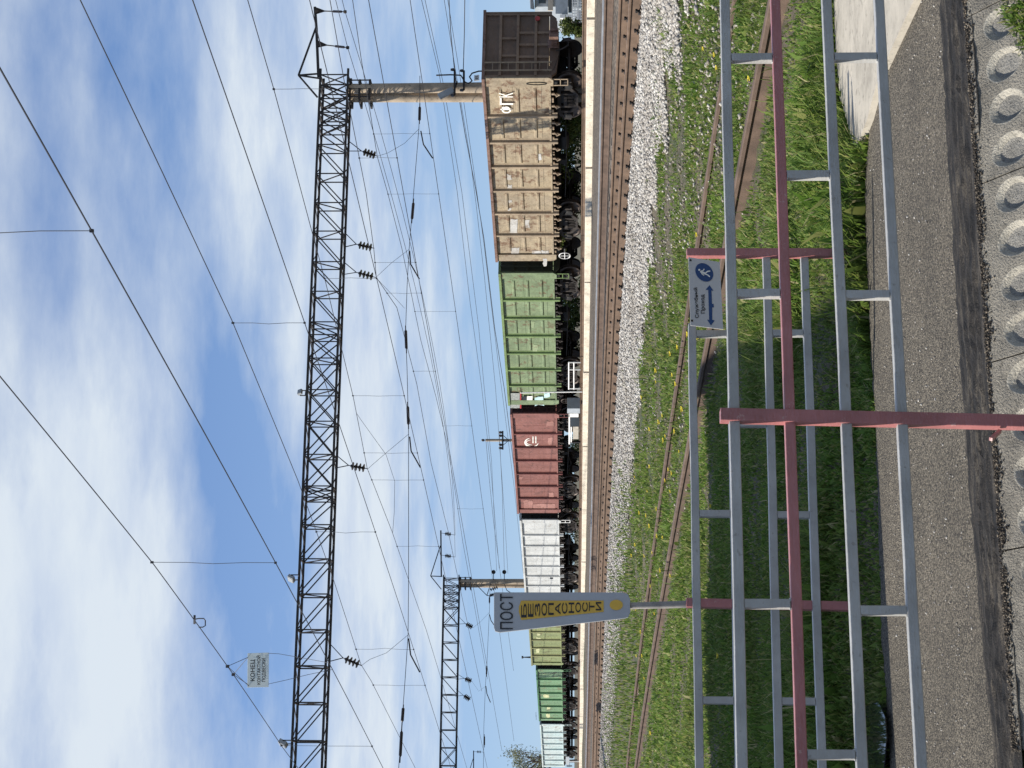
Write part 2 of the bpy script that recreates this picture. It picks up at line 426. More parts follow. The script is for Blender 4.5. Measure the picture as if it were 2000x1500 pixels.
# ------------------------------------------------------------------ track geometry and ground
def main_x(y):
    if y < 15: return 11.27 - .14 * 15 - .00382 * 225 + (y - 15) * (-.14 - .0076 * 15)
    if y > 66: return 11.27 - .14 * 66 - .00382 * 4356 + (y - 66) * (-.14 - .0076 * 66)
    return 11.27 - .14 * y - .00382 * y * y
def smooth(a, b, t):
    t = min(1, max(0, (t - a) / (b - a))); return t * t * (3 - 2 * t)
FN = Vector((-.331, .9435, 0))                    # normal of the fences, away from the viewer
FD = Vector((.9435, .331, 0))
def ground_z(x, y):
    q = perp(x, y); qm = perp(main_x(y), y)
    xs = [-200, 8, max(9, qm - 5.5), qm - 2.3, qm - 1.0, qm + 2.6, qm + 4.6, max(qm + 5, 30), max(qm + 6, 35), max(qm + 7, 38), 60, 400]
    zs = [.12, .15, .19, .42, .63, .63, .80, .88, .90, 1.08, 1.12, 1.0]
    z = float(np.interp(q, xs, zs))
    pn = -.331 * x + .9435 * y
    t = smooth(8.8, 9.8, pn); z = z * t + .03 * (1 - t)
    if pn < 6.25: z = .03 - .75 * smooth(6.25, 5.95, pn)
    return z

def make_ground():
    ks = np.concatenate([np.array([-3, -2, -1.4, -1, -.8, -.65, -.5, -.42, -.36, -.32]), np.linspace(-.29, .29, 150), np.array([.32, .36, .42, .5, .65, .8, 1, 1.4, 2, 3])])
    ys = np.concatenate([np.array([-14, -6, 0, 3, 4.5]), np.linspace(5, 10, 40), 10 * np.exp(np.linspace(.02, math.log(9), 150)), np.array([95, 105, 120, 140, 170, 220, 300, 450, 700, 1200, 2500])])
    vs = np.zeros((len(ys), len(ks), 3))
    for i, y in enumerate(ys):
        s_ = max(y, 8)
        for j, k in enumerate(ks):
            x = k * s_; vs[i, j] = (x, y, ground_z(x, y) + (random.uniform(-.012, .012) if 9 < y < 60 else 0))
    n = len(ks); idx = []
    for i in range(len(ys) - 1):
        a = i * n + np.arange(n - 1); idx.append(np.stack([a, a + 1, a + n + 1, a + n], 1))
    ob = np_mesh('ground', vs.reshape(-1, 3), np.concatenate(idx).ravel(), 4, M['soil'])
    tag(ob, kind='structure')
make_ground()

# gravel bed under the running lines
def bed(name, fn0, fn1, y0, y1, lift, mat, n=120, m=8):
    mb = MB(); rows = []
    for i in range(n + 1):
        y = y0 * (y1 / y0) ** (i / n)
        for j in range(m + 1):
            x = fn0(y) + (fn1(y) - fn0(y)) * j / m
            mb.v.append((x, y, ground_z(x, y) + lift))
    for i in range(n):
        for j in range(m):
            a = i * (m + 1) + j; mb.f.append((a, a + 1, a + m + 2, a + m + 1))
    o = mb.build(name, mat); tag(o, kind='structure'); return o
CT = math.cos(TH)
bed('gravel_bed', lambda y: main_x(y) - 2.15 / .92, lambda y: 41.2 / CT - .515 * y + 3, 17, 260, .012,
    gravel_mat('brown_gravel', (.055, .044, .033), (.21, .17, .125), 14), 160, 60)

# ------------------------------------------------------------------ path, slabs, puddle
ZA = .05
def poly_sheet(name, pix, z, mat, th=.03, kind='structure'):
    top = [on_z(*S(*p), z) for p in pix]; bot = [p - Vector((0, 0, th)) for p in top]
    mb = MB().prism(top, bot); o = mb.build(name, mat); tag(o, kind=kind); return o
near_edge = [(1837, -260), (1837, 0), (1848, 200), (1866, 525), (1880, 760), (1898, 1000), (1920, 1250), (1944, 1490), (1966, 1760)]
def jag(pts, amp, n=14):
    out = []
    for a, b in zip(pts[:-1], pts[1:]):
        for i in range(n):
            t = i / n; out.append((a[0] + (b[0] - a[0]) * t + random.uniform(-amp, amp), a[1] + (b[1] - a[1]) * t))
    out.append(pts[-1]); return out
far_edge = [(1900, -260), (1782, -10), (1745, 85), (1715, 150), (1700, 235), (1690, 330), (1690, 420), (1692, 500), (1697, 620), (1708, 800), (1712, 900), (1718, 1100), (1722, 1250), (1733, 1400), (1738, 1500), (1750, 1760)]
far_j = jag(far_edge[1:], 1.6); far_j = [(1760, -260)] + far_j
poly_sheet('asphalt_path', [(p[0] + 8, p[1]) for p in near_edge] + far_j[::-1], ZA, M['asphalt'], .05)
tar_far = jag(near_edge, 2.2)
tar_near = [(1897, -260), (1897, 0), (1912, 200), (1928, 525), (1944, 760), (1962, 1000), (1981, 1250), (1999, 1490), (2015, 1760)]
tar_n = jag(tar_near, .7)
mbt = MB()
tf = [on_z(*S(*p), ZA + .006) for p in tar_far]; tn = [on_z(*S(*p), ZA + .004) for p in tar_n]
K = 16
for i in range(len(tf)):
    for k in range(K + 1):
        t = k / K; p = tf[i].lerp(tn[i], t)
        p.z += (.006 * math.sin(k * 2.1 + .3 * math.sin(i * .13)) + random.uniform(-.004, .006)) * math.sin(math.pi * t) + .004
        if k in (K - 2,): p.z += .008 + random.uniform(-.006, .006)
        mbt.v.append(tuple(p))
for i in range(len(tf) - 1):
    for k in range(K):
        a = i * (K + 1) + k; mbt.f.append((a, a + 1, a + K + 2, a + K + 1))
tag(mbt.build('path_edge', tar_mat(math.atan2(FD.y, FD.x)), smooth=False), kind='structure')

pp = [(1628, -120), (1628, 0), (1632, 100), (1640, 190), (1650, 222), (1660, 262), (1668, 282), (1676, 278), (1694, 232), (1702, 200), (1716, 150), (1746, 84), (1785, 0), (1800, -120)]
o = poly_sheet('concrete_paving', pp, .085, M['patch'], .07)

# concrete slabs with round hollows, on edge below the path
SLAB = []
def slab_strip():
    a = on_z(*S(1898, 0), ZA - .004); b = on_z(*S(1998, 1490), ZA - .004)
    d = (b - a); d.z = 0; d.normalize()                      # runs to the left of the picture
    nrm = Vector((d.y, -d.x, 0)); nrm = nrm if nrm.y < 0 else -nrm
    dn = (nrm * math.sin(R(55)) - Vector((0, 0, 1)) * math.cos(R(55))).normalized()   # down the face
    out = d.cross(dn); out = out if out.y < 0 else -out
    cw, chh, rad = .1735, .27, .061
    start = a - d * 0.62 - dn * .012 + out * .022
    SLAB.extend([start, d, dn, out])
    first = None
    lab = ['grey concrete slab with round hollows under the grass tuft at path edge', 'grey concrete slab with round hollows right of the maroon post', 'weathered concrete slab with round hollows behind the maroon post', 'grey concrete slab with round hollows left of the maroon post', 'concrete slab with round hollows at the left end of the row']
    for s_ in range(5):
        mb = MB(); wall_f, floor_f = [], []
        ncol = 4
        for c in range(ncol):
            for r in range(2):
                o0 = start + d * ((s_ * ncol + c + .5) * cw + s_ * .006) + dn * (.03 + (r + .5) * chh)
                o0 = o0 + out * (.004 * math.sin(c * 7 + s_ * 3))*0
                n = 28; rings = []
                def P(x, y, h): return o0 + d * x + dn * y + out * h
                ang = [2 * math.pi * i / n + .001 for i in range(n)]
                sq = []
                for t in ang:
                    k = min(cw / 2 / max(1e-6, abs(math.cos(t))), chh / 2 / max(1e-6, abs(math.sin(t))))
                    sq.append(P(math.cos(t) * k, math.sin(t) * k, 0))
                # exact corners
                for sx in (-1, 1):
                    for sy in (-1, 1):
                        tc = math.atan2(sy * chh, sx * cw) % (2 * math.pi)
                        i = min(range(n), key=lambda q: abs((ang[q] - tc + math.pi) % (2 * math.pi) - math.pi))
                        sq[i] = P(sx * cw / 2, sy * chh / 2, 0)
                wob = [1 + .03 * math.sin(3 * t + c + 2 * s_) + random.uniform(-.006, .006) for t in ang]
                rings = [sq]
                for rr, hh in ((rad * 1.10, .0), (rad * 1.02, -.002), (rad * .78, -.020), (rad * .6, -.0215), (rad * .25, -.018)):
                    rings.append([P(math.cos(t) * rr * w_, math.sin(t) * rr * w_ * 1.32, hh + random.uniform(-.0012, .0012)) for t, w_ in zip(ang, wob)])
                vs = [p for ring in rings for p in ring]; fs = []
                for i in range(len(rings) - 1):
                    for k in range(n): fs.append((i * n + k, i * n + (k + 1) % n, (i + 1) * n + (k + 1) % n, (i + 1) * n + k))
                fs.append(tuple((len(rings) - 1) * n + k for k in range(n)))
                base_ = len(mb.f); mb.add(vs, fs)
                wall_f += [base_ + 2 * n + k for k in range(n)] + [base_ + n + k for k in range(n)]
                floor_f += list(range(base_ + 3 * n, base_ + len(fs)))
        # rim, back and body
        w = ncol * cw; s0 = start + d * (s_ * ncol * cw + s_ * .006)
        h2 = .03 + 2 * chh
        q = [s0 + dn * 0, s0 + d * w, s0 + d * w + dn * .03, s0 + dn * .03]
        mb.add(q, [(0, 1, 2, 3)])
        f = [s0, s0 + d * w, s0 + d * w + dn * h2, s0 + dn * h2]; bk = [p - out * .12 for p in f]
        mb.add(f + bk, [(4, 5, 6, 7), (0, 4, 5, 1), (1, 5, 6, 2), (2, 6, 7, 3), (3, 7, 4, 0)])
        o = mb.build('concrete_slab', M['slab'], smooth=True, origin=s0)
        o.data.materials.append(M['slab_lit_wall']); o.data.materials.append(M['slab_dirty'])
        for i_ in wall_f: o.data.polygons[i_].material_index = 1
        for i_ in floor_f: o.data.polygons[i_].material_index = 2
        tag(o, lab[s_], 'concrete slab', 'slabs with round hollows along the path edge')
slab_strip()

pud = [(1690, 1388), (1704, 1372), (1716, 1372), (1728, 1400), (1731, 1440), (1726, 1500), (1722, 1560), (1700, 1560), (1697, 1500), (1694, 1450), (1702, 1420)]
o = poly_sheet('puddle', pud, .085, M['water'], .006)
pud2 = [(1655, 1440), (1668, 1436), (1676, 1470), (1672, 1520), (1640, 1560), (1625, 1500), (1645, 1475)]
o = poly_sheet('puddle', pud2, .115, M['water'], .006)

# ------------------------------------------------------------------ railway tracks
RP = [(-.075, 0), (.075, 0), (.075, .012), (.012, .03), (.009, .13), (.036, .145), (.036, .172), (.028, .18), (-.028, .18), (-.036, .172), (-.036, .145), (-.009, .13), (-.012, .03), (-.075, .012)]
def rail(path, name, mat, parent, head=.0, prof=RP):
    return MB().sweep(path, prof).build(name, mat, parent)
YS = list(np.arange(16, 130, 1.2))
def off(fx, y, d):
    s_ = (fx(y + .3) - fx(y - .3)) / .6; L = math.hypot(1, s_)
    return fx(y) + d / L, y + (-s_) * d / L
HN, HF = .82, .89
trk = empty('railway_track', (main_x(30), 30, HN), label='rusty railway track on bright white ballast, nearest to the viewer', cat='railway track', group='railway tracks')
def bp(p, par): return Vector(p) - Vector(par.location)
near_p = [bp((main_x(y), y, HN - .18), trk) for y in YS]
far_p = [bp((*off(main_x, y, 1.52), HF - .18), trk) for y in YS]
rail(near_p, 'rail', M['rail'], trk); rail(far_p, 'rail', M['rail'], trk)
sl_me = None; fast_me = None
yy = 17.5; cnt = 0
tilt = math.atan2(HF - HN, 1.52)
stuff_mb = MB()
while yy < 120:
    s_ = (main_x(yy + .3) - main_x(yy - .3)) / .6; ang = math.atan2(1, s_)
    cx, cy = off(main_x, yy, .76)
    if sl_me is None:
        pf = [(-.13, 0), (.13, 0), (.11, .15), (-.11, .15)]
        a = [(-1.3, p[0], p[1] - .17) for p in pf]; b = [(1.3, p[0], p[1] - .17) for p in pf]
        mb = MB().prism([Vector(p) for p in a], [Vector(p) for p in b])
        so = mb.build('sleeper', M['sleeper'], trk); sl_me = so.data
        mf = MB()
        for sd in (-1, 1):
            mf.box((sd * .115, 0, .004), (.11, .17, .026))
            mf.bar((sd * .07, -.05, .015), (sd * .16, -.02, .05), .036, .02); mf.bar((sd * .07, .05, .015), (sd * .16, .02, .05), .036, .02)
            mf.lathe([(.02, 0), (.02, .065), (.034, .065), (.034, .095)], 6, (sd * .115, 0, 0))
        mf.box((0, 0, -.003), (.28, .15, .012))
        fo = mf.build('rail_fastener', M['black'], so); fast_me = fo.data
        COL.objects.unlink(fo); COL.objects.unlink(so)
        bpy.data.objects.remove(fo); bpy.data.objects.remove(so)
    if cnt < 98:
        so = bpy.data.objects.new('sleeper', sl_me); COL.objects.link(so); so.parent = trk
        so.location = bp((cx, cy, (HN + HF) / 2 - .185), trk)
        so.rotation_euler = Matrix.Rotation(ang - math.pi / 2, 4, 'Z').to_euler()
        so.rotation_euler.y = -tilt
        for sd in (-1, 1):
            fo = bpy.data.objects.new('rail_fastener', fast_me); COL.objects.link(fo); fo.parent = so; fo.location = (sd * .76, 0, .0)
    else:
        stuff_mb.box(bp((cx, cy, (HN + HF) / 2 - .26), trk), (2.6, .24, .15), Matrix.Rotation(ang - math.pi / 2, 3, 'Z'))
    cnt += 1; yy += .55 * math.sin(ang)
if stuff_mb.v: tag(stuff_mb.build('sleeper_row', M['sleeper'], trk), kind='stuff')

def straight_track(q, head, y0, y1, label, mats, gauge=1.52, sl=True):
    fx = lambda y: q / CT - .515 * y
    ym = (y0 + y1) / 2
    t = empty('railway_track', (fx(ym), ym, head), label=label, cat='railway track', group='railway tracks')
    for k, dd in enumerate((0, gauge)):
        pts = [bp((*off(fx, y, dd), head - .18), t) for y in np.linspace(y0, y1, 8)]
        rail(pts, 'rail', mats[k], t)
    y = y0; c = 0; rest = MB()
    ang = math.atan2(1, -.515)
    while y < y1 and sl:
        cx, cy = off(fx, y, .76)
        if c < 95:
            so = bpy.data.objects.new('sleeper', sl_me); COL.objects.link(so); so.parent = t
            so.location = bp((cx, cy, head - .185), t); so.rotation_euler = (0, 0, ang - math.pi / 2)
        else: rest.box(bp((cx, cy, head - .26), t), (2.6, .24, .15), Matrix.Rotation(ang - math.pi / 2, 3, 'Z'))
        c += 1; y += .55 * math.sin(ang)
    if rest.v: tag(rest.build('sleeper_row', M['sleeper'], t), kind='stuff')
    return t
straight_track(22.5, 1.0, 27, 190, 'second railway track with shiny rail heads before the pale concrete edge', (M['rail_side'], M['rail_grey']))
straight_track(39.95, 1.30, 45, 260, 'railway track carrying the freight wagons behind the pale concrete edge', (M['rail'], M['rail']))

# old siding in the grass
RAILA = [(1500, 10), (1435, 357), (1391, 590), (1347, 825), (1299, 1125), (1262, 1330), (1239, 1500)]
sid = empty('siding_track', (0, 20, .2), label='old rusty siding of two thin rails sunk in grass and dandelions', cat='railway track', group='railway tracks')
pa = [on_z(*S(*p), .28) for p in RAILA]
px = np.array([p.x for p in pa]); py = np.array([p.y for p in pa])
cf = np.polyfit(py, px, 3)
sfx = lambda y: float(np.polyval(cf, y))
SY = np.linspace(9.5, 44, 50)
def siding_rail(dd, y0):
    pts = [bp((*off(sfx, y, dd), .28 - .18), sid) for y in SY if y >= y0]
    rail(pts, 'rail', M['rail_side'], sid)
siding_rail(0, 0); siding_rail(1.52, 12)
for y in (12.2, 14.0, 16.3, 19.1, 22.6, 24.2):
    cx, cy = off(sfx, y, .76); s_ = (sfx(y + .3) - sfx(y - .3)) / .6
    so = bpy.data.objects.new('sleeper', sl_me); COL.objects.link(so); so.parent = sid
    so.location = bp((cx, cy, .13), sid); so.rotation_euler = (0, 0, math.atan2(1, s_) - math.pi / 2)

# ------------------------------------------------------------------ ballast and loose stones
def stones(name, pts, size, mat):
    n = len(pts)
    base = np.array([(1, 0, 0), (-1, 0, 0), (0, 1, 0), (0, -1, 0), (0, 0, 1), (0, 0, -1)], float)
    fc = np.array([(0, 2, 4), (2, 1, 4), (1, 3, 4), (3, 0, 4), (2, 0, 5), (1, 2, 5), (3, 1, 5), (0, 3, 5)])
    s_ = (RNG.uniform(.55, 1.15, (n, 6, 1)) * base[None]) * (size * RNG.uniform(.5, 1.25, (n, 1, 1)))
    s_[:, :, 2] *= RNG.uniform(.5, .9, (n, 1))
    a = RNG.uniform(0, 6.28, n); b = RNG.uniform(-.7, .7, n); c = RNG.uniform(-.7, .7, n)
    ca, sa, cb, sb, cc, sc = np.cos(a), np.sin(a), np.cos(b), np.sin(b), np.cos(c), np.sin(c)
    x, y, z = s_[..., 0], s_[..., 1], s_[..., 2]
    y, z = y * cb[:, None] - z * sb[:, None], y * sb[:, None] + z * cb[:, None]
    x, z = x * cc[:, None] - z * sc[:, None], x * sc[:, None] + z * cc[:, None]
    x, y = x * ca[:, None] - y * sa[:, None], x * sa[:, None] + y * ca[:, None]
    vs = np.stack([x, y, z], -1) + pts[:, None, :]
    f = (fc[None] + 6 * np.arange(n)[:, None, None]).reshape(-1)
    o = np_mesh(name, vs.reshape(-1, 3), f, 3, mat); tag(o, kind='stuff'); return o
def wedge_pts(n, y0, y1, acc, power=1.0):
    out = []; 
    while len(out) < n:
        y = y0 * (y1 / y0) ** (random.random() ** power); k = random.uniform(-.245, .245); x = k * y
        if acc(x, y): out.append((x, y))
    return out
def rel(x, y): return perp(x, y) - perp(main_x(y), y)
def edge_noise(x, y): return .35 * math.sin(x * 1.3 + y * .7) + .25 * math.sin(x * 3.1 - y * 2.2) + .2 * math.sin(y * 5.1 + x)
P = wedge_pts(60000, 17, 85, lambda x, y: -2.75 + edge_noise(x, y) < rel(x, y) < -.55 and random.random() < smooth(-3.2, -2.0, rel(x, y)) + .1)
pts = np.array([(x, y, ground_z(x, y) + random.uniform(0, .04)) for x, y in P])
stones('ballast', pts, .036, M['stone'])
P = wedge_pts(5000, 17, 70, lambda x, y: -.5 < rel(x, y) < 3.5)
pts = np.array([(x, y, ground_z(x, y) + random.uniform(.0, .02)) for x, y in P])
stones('dirty_ballast', pts, .03, M['stone_dirty'])
P = wedge_pts(1900, 11, 45, lambda x, y: perp(x, y) > 8 and -7 < rel(x, y) < -2.2 and random.random() < .25 + .5 * smooth(-6, -2.4, rel(x, y)) + .4 * (x > 1.5))
pts = np.array([(x, y, ground_z(x, y) + random.uniform(0, .03)) for x, y in P])
stones('scattered_stones', pts, .03, M['stone_mid'])
# grit on the asphalt
P = []
while len(P) < 700:
    u, v = random.uniform(-20, 1520), random.uniform(1700, 1900); p = on_z(u, v, ZA)
    pn = -.331 * p.x + .9435 * p.y
    if 6.1 < pn < 8.4: P.append((p.x, p.y, ZA + .003))
stones('path_grit', np.array(P), .006, M['stone'])
P = []
for _ in range(5200):
    t = random.random() * 3.5; clump = .5 + .5 * math.sin(t * 19 + 2 * math.sin(t * 7))
    if random.random() > .25 + .75 * clump: continue
    p = SLAB[0] + SLAB[1] * t + SLAB[2] * (abs(random.gauss(0, .010 + .008 * clump)) - .012) + SLAB[3] * .002
    P.append(tuple(p))
stones('edge_crumbs', np.array(P), .0065, M['crumb'])

# ------------------------------------------------------------------ grass
def blades(name, P, hs, ws, mat, lean=.55):
    n = len(P); P = np.array(P); hs = np.array(hs); ws = np.array(ws)
    a = RNG.uniform(0, 2 * math.pi, n); d = np.stack([np.cos(a), np.sin(a), np.zeros(n)], 1)
    t = np.stack([-np.sin(a), np.cos(a), np.zeros(n)], 1)
    ln = RNG.uniform(.1, 1.0, n)[:, None] * lean * hs[:, None]
    up = np.array([[0, 0, 1.]])
    p1 = P - t * ws[:, None] / 2; p2 = P + t * ws[:, None] / 2
    mid = P + up * hs[:, None] * .6 + d * ln * .4
    p3 = mid + t * ws[:, None] * .4; p4 = mid - t * ws[:, None] * .4
    tip = P + up * hs[:, None] * (1 - .25 * RNG.random(n))[:, None] + d * ln
    vs = np.stack([p1, p2, p3, p4, tip], 1).reshape(-1, 3)
    b = 5 * np.arange(n)[:, None]
    f = np.concatenate([b + np.array([[0, 1, 2]]), b + np.array([[0, 2, 3]]), b + np.array([[3, 2, 4]])], 1).reshape(-1)
    o = np_mesh(name, vs, f, 3, mat); tag(o, kind='stuff'); return o
def patch_noise(x, y): return .5 + .25 * math.sin(x * 2.1 + 1.3 * math.sin(y * 1.1)) + .25 * math.sin(y * 2.7 + 1.7 * math.sin(x * 1.9 + 1))
asph_far = [on_z(*S(*p), ZA) for p in far_edge]
afx = np.array([p.x for p in asph_far])[::-1]; afy = np.array([p.y for p in asph_far])[::-1]
def grass_field():
    P, hs, ws = [], [], []
    o_ = np.argsort(afx); ax, ay = afx[o_], afy[o_]
    patch_poly = [on_z(*S(*p), .085) for p in pp]
    pud_poly = [on_z(*S(x_ + (-6 if x_ < 1712 else 22), y_), .085) for x_, y_ in pud]
    def inpoly(x, y, poly=patch_poly):
        c = False; j = len(poly) - 1
        for i in range(len(poly)):
            a, b = poly[i], poly[j]
            if (a.y > y) != (b.y > y) and x < (b.x - a.x) * (y - a.y) / (b.y - a.y) + a.x: c = not c
            j = i
        return c
    N = 330000
    yv = 8.2 * (38 / 8.2) ** (RNG.random(N) ** 1.05); kv = RNG.uniform(-.25, .25, N)
    for y, k in zip(yv, kv):
        x = k * y
        if y < np.interp(x, ax, ay) + .0 + .03 * math.sin(x * 9): continue
        r = rel(x, y)
        if r > -1.9 + edge_noise(x, y) and (r > -1.0 or random.random() < .93): continue
        pn = patch_noise(x, y)
        if r > -3.6 and random.random() > .38 + .4 * pn: continue
        if inpoly(x, y) or (inpoly(x, y, pud_poly) and random.random() < .9): continue
        rt = x > .02 * y and perp(x, y) > 9.4
        if rt and random.random() > .72 + .5 * pn: continue
        if abs(perp(x, y) - perp(sfx(y), y)) < .09: continue
        if -.32 < perp(x, y) - perp(sfx(y), y) < -.05 and random.random() < .75: continue
        if random.random() > .45 + .8 * pn: continue
        h = random.uniform(.03, .075) * (.6 + .8 * pn)
        if y < 12: h *= 1.0 + .7 * (pn > .6)
        if pn > .7 and random.random() < .3: h *= 1.5
        if rt: h *= .75
        w_ = random.uniform(.005, .012) * (1 + y / 24)
        q_ = random.random()
        if q_ < .07 and pn > .35: w_ *= 3.2; h *= 1.1
        elif q_ > .985: h *= 2.2; w_ *= .6
        P.append((x, y, ground_z(x, y) - .01)); hs.append(h); ws.append(w_)
    blades('grass', P, hs, ws, M['grass'], 1.15)
    # far verge along the tracks
    P, hs, ws = [], [], []
    for _ in range(26000):
        y = 38 * (95 / 38) ** random.random(); x = random.uniform(-.25, .0) * y; r = rel(x, y)
        if r > -1.7 + edge_noise(x, y): continue
        if random.random() > .5 + .6 * patch_noise(x, y): continue
        P.append((x, y, ground_z(x, y) - .01)); hs.append(random.uniform(.08, .17)); ws.append(random.uniform(.02, .04))
    blades('verge_grass', P, hs, ws, M['grass'])
    # tuft hanging over the slab at the lower right
    P, hs, ws = [], [], []
    for _ in range(1500):
        yy_ = random.uniform(-60, 108); xx = random.uniform(1936, 2050) + max(0, yy_ - 30) * .45
        p = on_z(*S(xx, yy_), -.02 - (xx - 1936) * .0011)
        P.append(tuple(p - Vector((0, .1, .03)))); hs.append(random.uniform(.02, .06)); ws.append(random.uniform(.004, .012))
    blades('edge_grass', P, hs, ws, M['grass'], 1.3)
    # weeds growing in the gap along the second track
    P, hs, ws = [], [], []
    for _ in range(500):
        y = random.uniform(25, 60); x = main_x(y) + 1.52 + random.choice([.4, .7, 1.6]) + random.gauss(0, .15)
        if patch_noise(x * .4, y * .5) < .72: continue
        P.append((x, y, ground_z(x, y))); hs.append(random.uniform(.05, .14)); ws.append(.02)
    if P: blades('track_weeds', P, hs, ws, M['grass'])
grass_field()

# broad weed leaves near the path and dandelions
def dandelions():
    me = None; n = 0
    spots = []
    while len(spots) < 58:
        y = random.uniform(9.6, 34); x = random.uniform(-.24, .22) * y
        qd = perp(x, y) - perp(sfx(y), y)
        if random.random() > (.9 if -.5 < qd < 2.6 else .06): continue
        if rel(x, y) > -2.4 or (x > .6 and random.random() < .6): continue
        spots.append((x, y))
    for x, y in spots:
        if me is None:
            mb = MB(); mb.tube([(0, 0, 0), (.01, 0, .08), (.012, .004, .15)], .003, 4)
            st = mb
            pet = MB()
            for k in range(12):
                t = k * .5236; c_, s_ = math.cos(t), math.sin(t)
                pet.add([(.012 + .004 * c_, .004 + .004 * s_, .15), (.012 + .022 * math.cos(t - .2), .004 + .022 * math.sin(t - .2), .163), (.012 + .024 * math.cos(t + .2), .004 + .024 * math.sin(t + .2), .165)], [(0, 1, 2)])
            pet.lathe([(.014, .0), (.011, .004), (.002, .006)], 8, (.012, .004, .152))
            r0 = empty('dandelion', (x, y, ground_z(x, y)))
            sto = st.build('stem', M['leaf'], r0); po = pet.build('flower_head', M['petal'], r0); root = r0; me = True
            c = r0
        else:
            c = copy_tree(root); c.location = (x, y, ground_z(x, y)); 
        c.rotation_euler = (0, 0, random.uniform(0, 6)); s_ = random.uniform(.8, 1.3) * (1 + y / 60); c.scale = (s_, s_, s_ * random.uniform(.6, 1.1))
        tag(c, 'small yellow dandelion flowering in the grass around the rusty siding', 'dandelion', 'dandelions in the grass')
dandelions()

# ------------------------------------------------------------------ fences
def fence(name, zr, zl, ur, ul, rails, th, rungs, posts, label, extend, post_w, rail_mats, ranges=None):
    """rails: list of (v at ur, v at ul)"""
    org = at((ur + ul) / 2, 1900, (zr + zl) / 2); org.z = 0.0
    root = empty(name, org, label=label, cat='fence', group='grey and maroon pipe fences')
    ends = []
    for i, (vr, vl) in enumerate(rails):
        a, b = at(ur, vr, zr), at(ul, vl, zl)
        ends.append((a, b))
    def pt(i, u):                      # point of rail i seen at column u
        a, b = ends[i]; k = (u - U0) / F
        # solve x = k*y' along the line (y' = depth along camera axis approx world y)
        dx, dy = b.x - a.x, b.y - a.y
        t = (k * a.y - a.x) / (dx - k * dy); return a.lerp(b, t)
    for i, (a, b) in enumerate(ends):
        lo_, hi_ = (ranges[i] if ranges else (ul - extend, ur + extend))
        p, q = pt(i, hi_) if hi_ < ur + 2 else b.lerp(a, 1 + extend / (ur - ul)), pt(i, lo_) if lo_ > ul - 2 else a.lerp(b, 1 + extend / (ur - ul))
        MB().barpath(p - org, q - org, th).build('rail', rail_mats[i], root, bevel=.003)
    for i, us in rungs:
        for u in us:
            p, q = pt(i, u), pt(i + 1, u)
            for e_, zz_ in ((p, -th / 2), (q, th / 2)):
                for sx_ in (-1, 1):
                    w0 = e_ - org + Vector((0, 0, zz_)) + FD * (sx_ * th * .43) - FN * (th * .40)
                    MB().tube([w0 - FD * .004, w0 + FN * th * .3, w0 + FN * th * .75 + FD * .002], [.0045, .006, .004], 6).build('weld_bead', M['grey'], root, smooth=True)
            o = MB().bar(p - org - Vector((0, 0, th / 2 + .001)), q - org + Vector((0, 0, th / 2 + .001)), th * .86, th * .86, up=FN).build('baluster', M['grey'], root, bevel=.003)
    for (p, q) in posts:
        MB().bar(p - org, q - org, post_w, post_w, up=FN).build('post', M['red'], root, bevel=.003)
    return root, pt, org
# near fence
f1, pt1, org1 = fence('barrier_fence', 6.66, 5.70, 1500, 10, [(1415.5, 1449), (1514, 1565), (1614, 1682), (1715.6, 1798)], .036,
    [(0, [1383, 925, 322]), (1, [1155, 30]), (2, [1383, 922, 310])],
    [(at(*S(1406, 813), 6.10) - FN * .006, at(*S(2030, 827), 6.10) - FN * .006)],
    'near grey pipe fence with one maroon rail and tall maroon post', 900, .046, [M['grey'], M['red'], M['grey'], M['grey']])
br0 = at(*S(1953, 842), 6.08); br1 = at(*S(1935, 858), 6.02)
MB().bar(br0 - org1, br1 - org1, .012, .012).build('brace', M['red'], f1)
for u_ in (1560 + 560, -760):
    p = pt1(0, 750); 
# posts outside the picture
for s_ in (2.35, -2.35):
    a = at(*S(1406, 813), 6.10) + FD * s_; b = at(*S(2030, 827), 6.10) + FD * s_
    MB().bar(a - org1, b - org1, .046, .046, up=FN).build('post', M['red'], f1, bevel=.003)
# far fence
Z2R, Z2L = 9.62, 8.72
f2, pt2, org2 = fence('barrier_fence', Z2R, Z2L, 1005, 10, [(1349, 1366), (1424, 1444), (1497, 1521), (1571, 1605)], .042,
    [(0, [847, 497, 134]), (1, [672]), (2, [848, 495, 133])],
    [(at(*S(1341, 495), Z2R - .02), at(*S(1668, 495), Z2R - .02)), (at(*S(1340, 1178), 9.0 - .01), at(*S(1668, 1185), 9.0 - .01))],
    'grey pipe fence with two maroon posts standing behind the near fence', 700, .046, [M['grey']] * 4,
    ranges=[(10 - 700, 866), (10 - 700, 1000), (10 - 700, 1000), (10 - 700, 1000)])

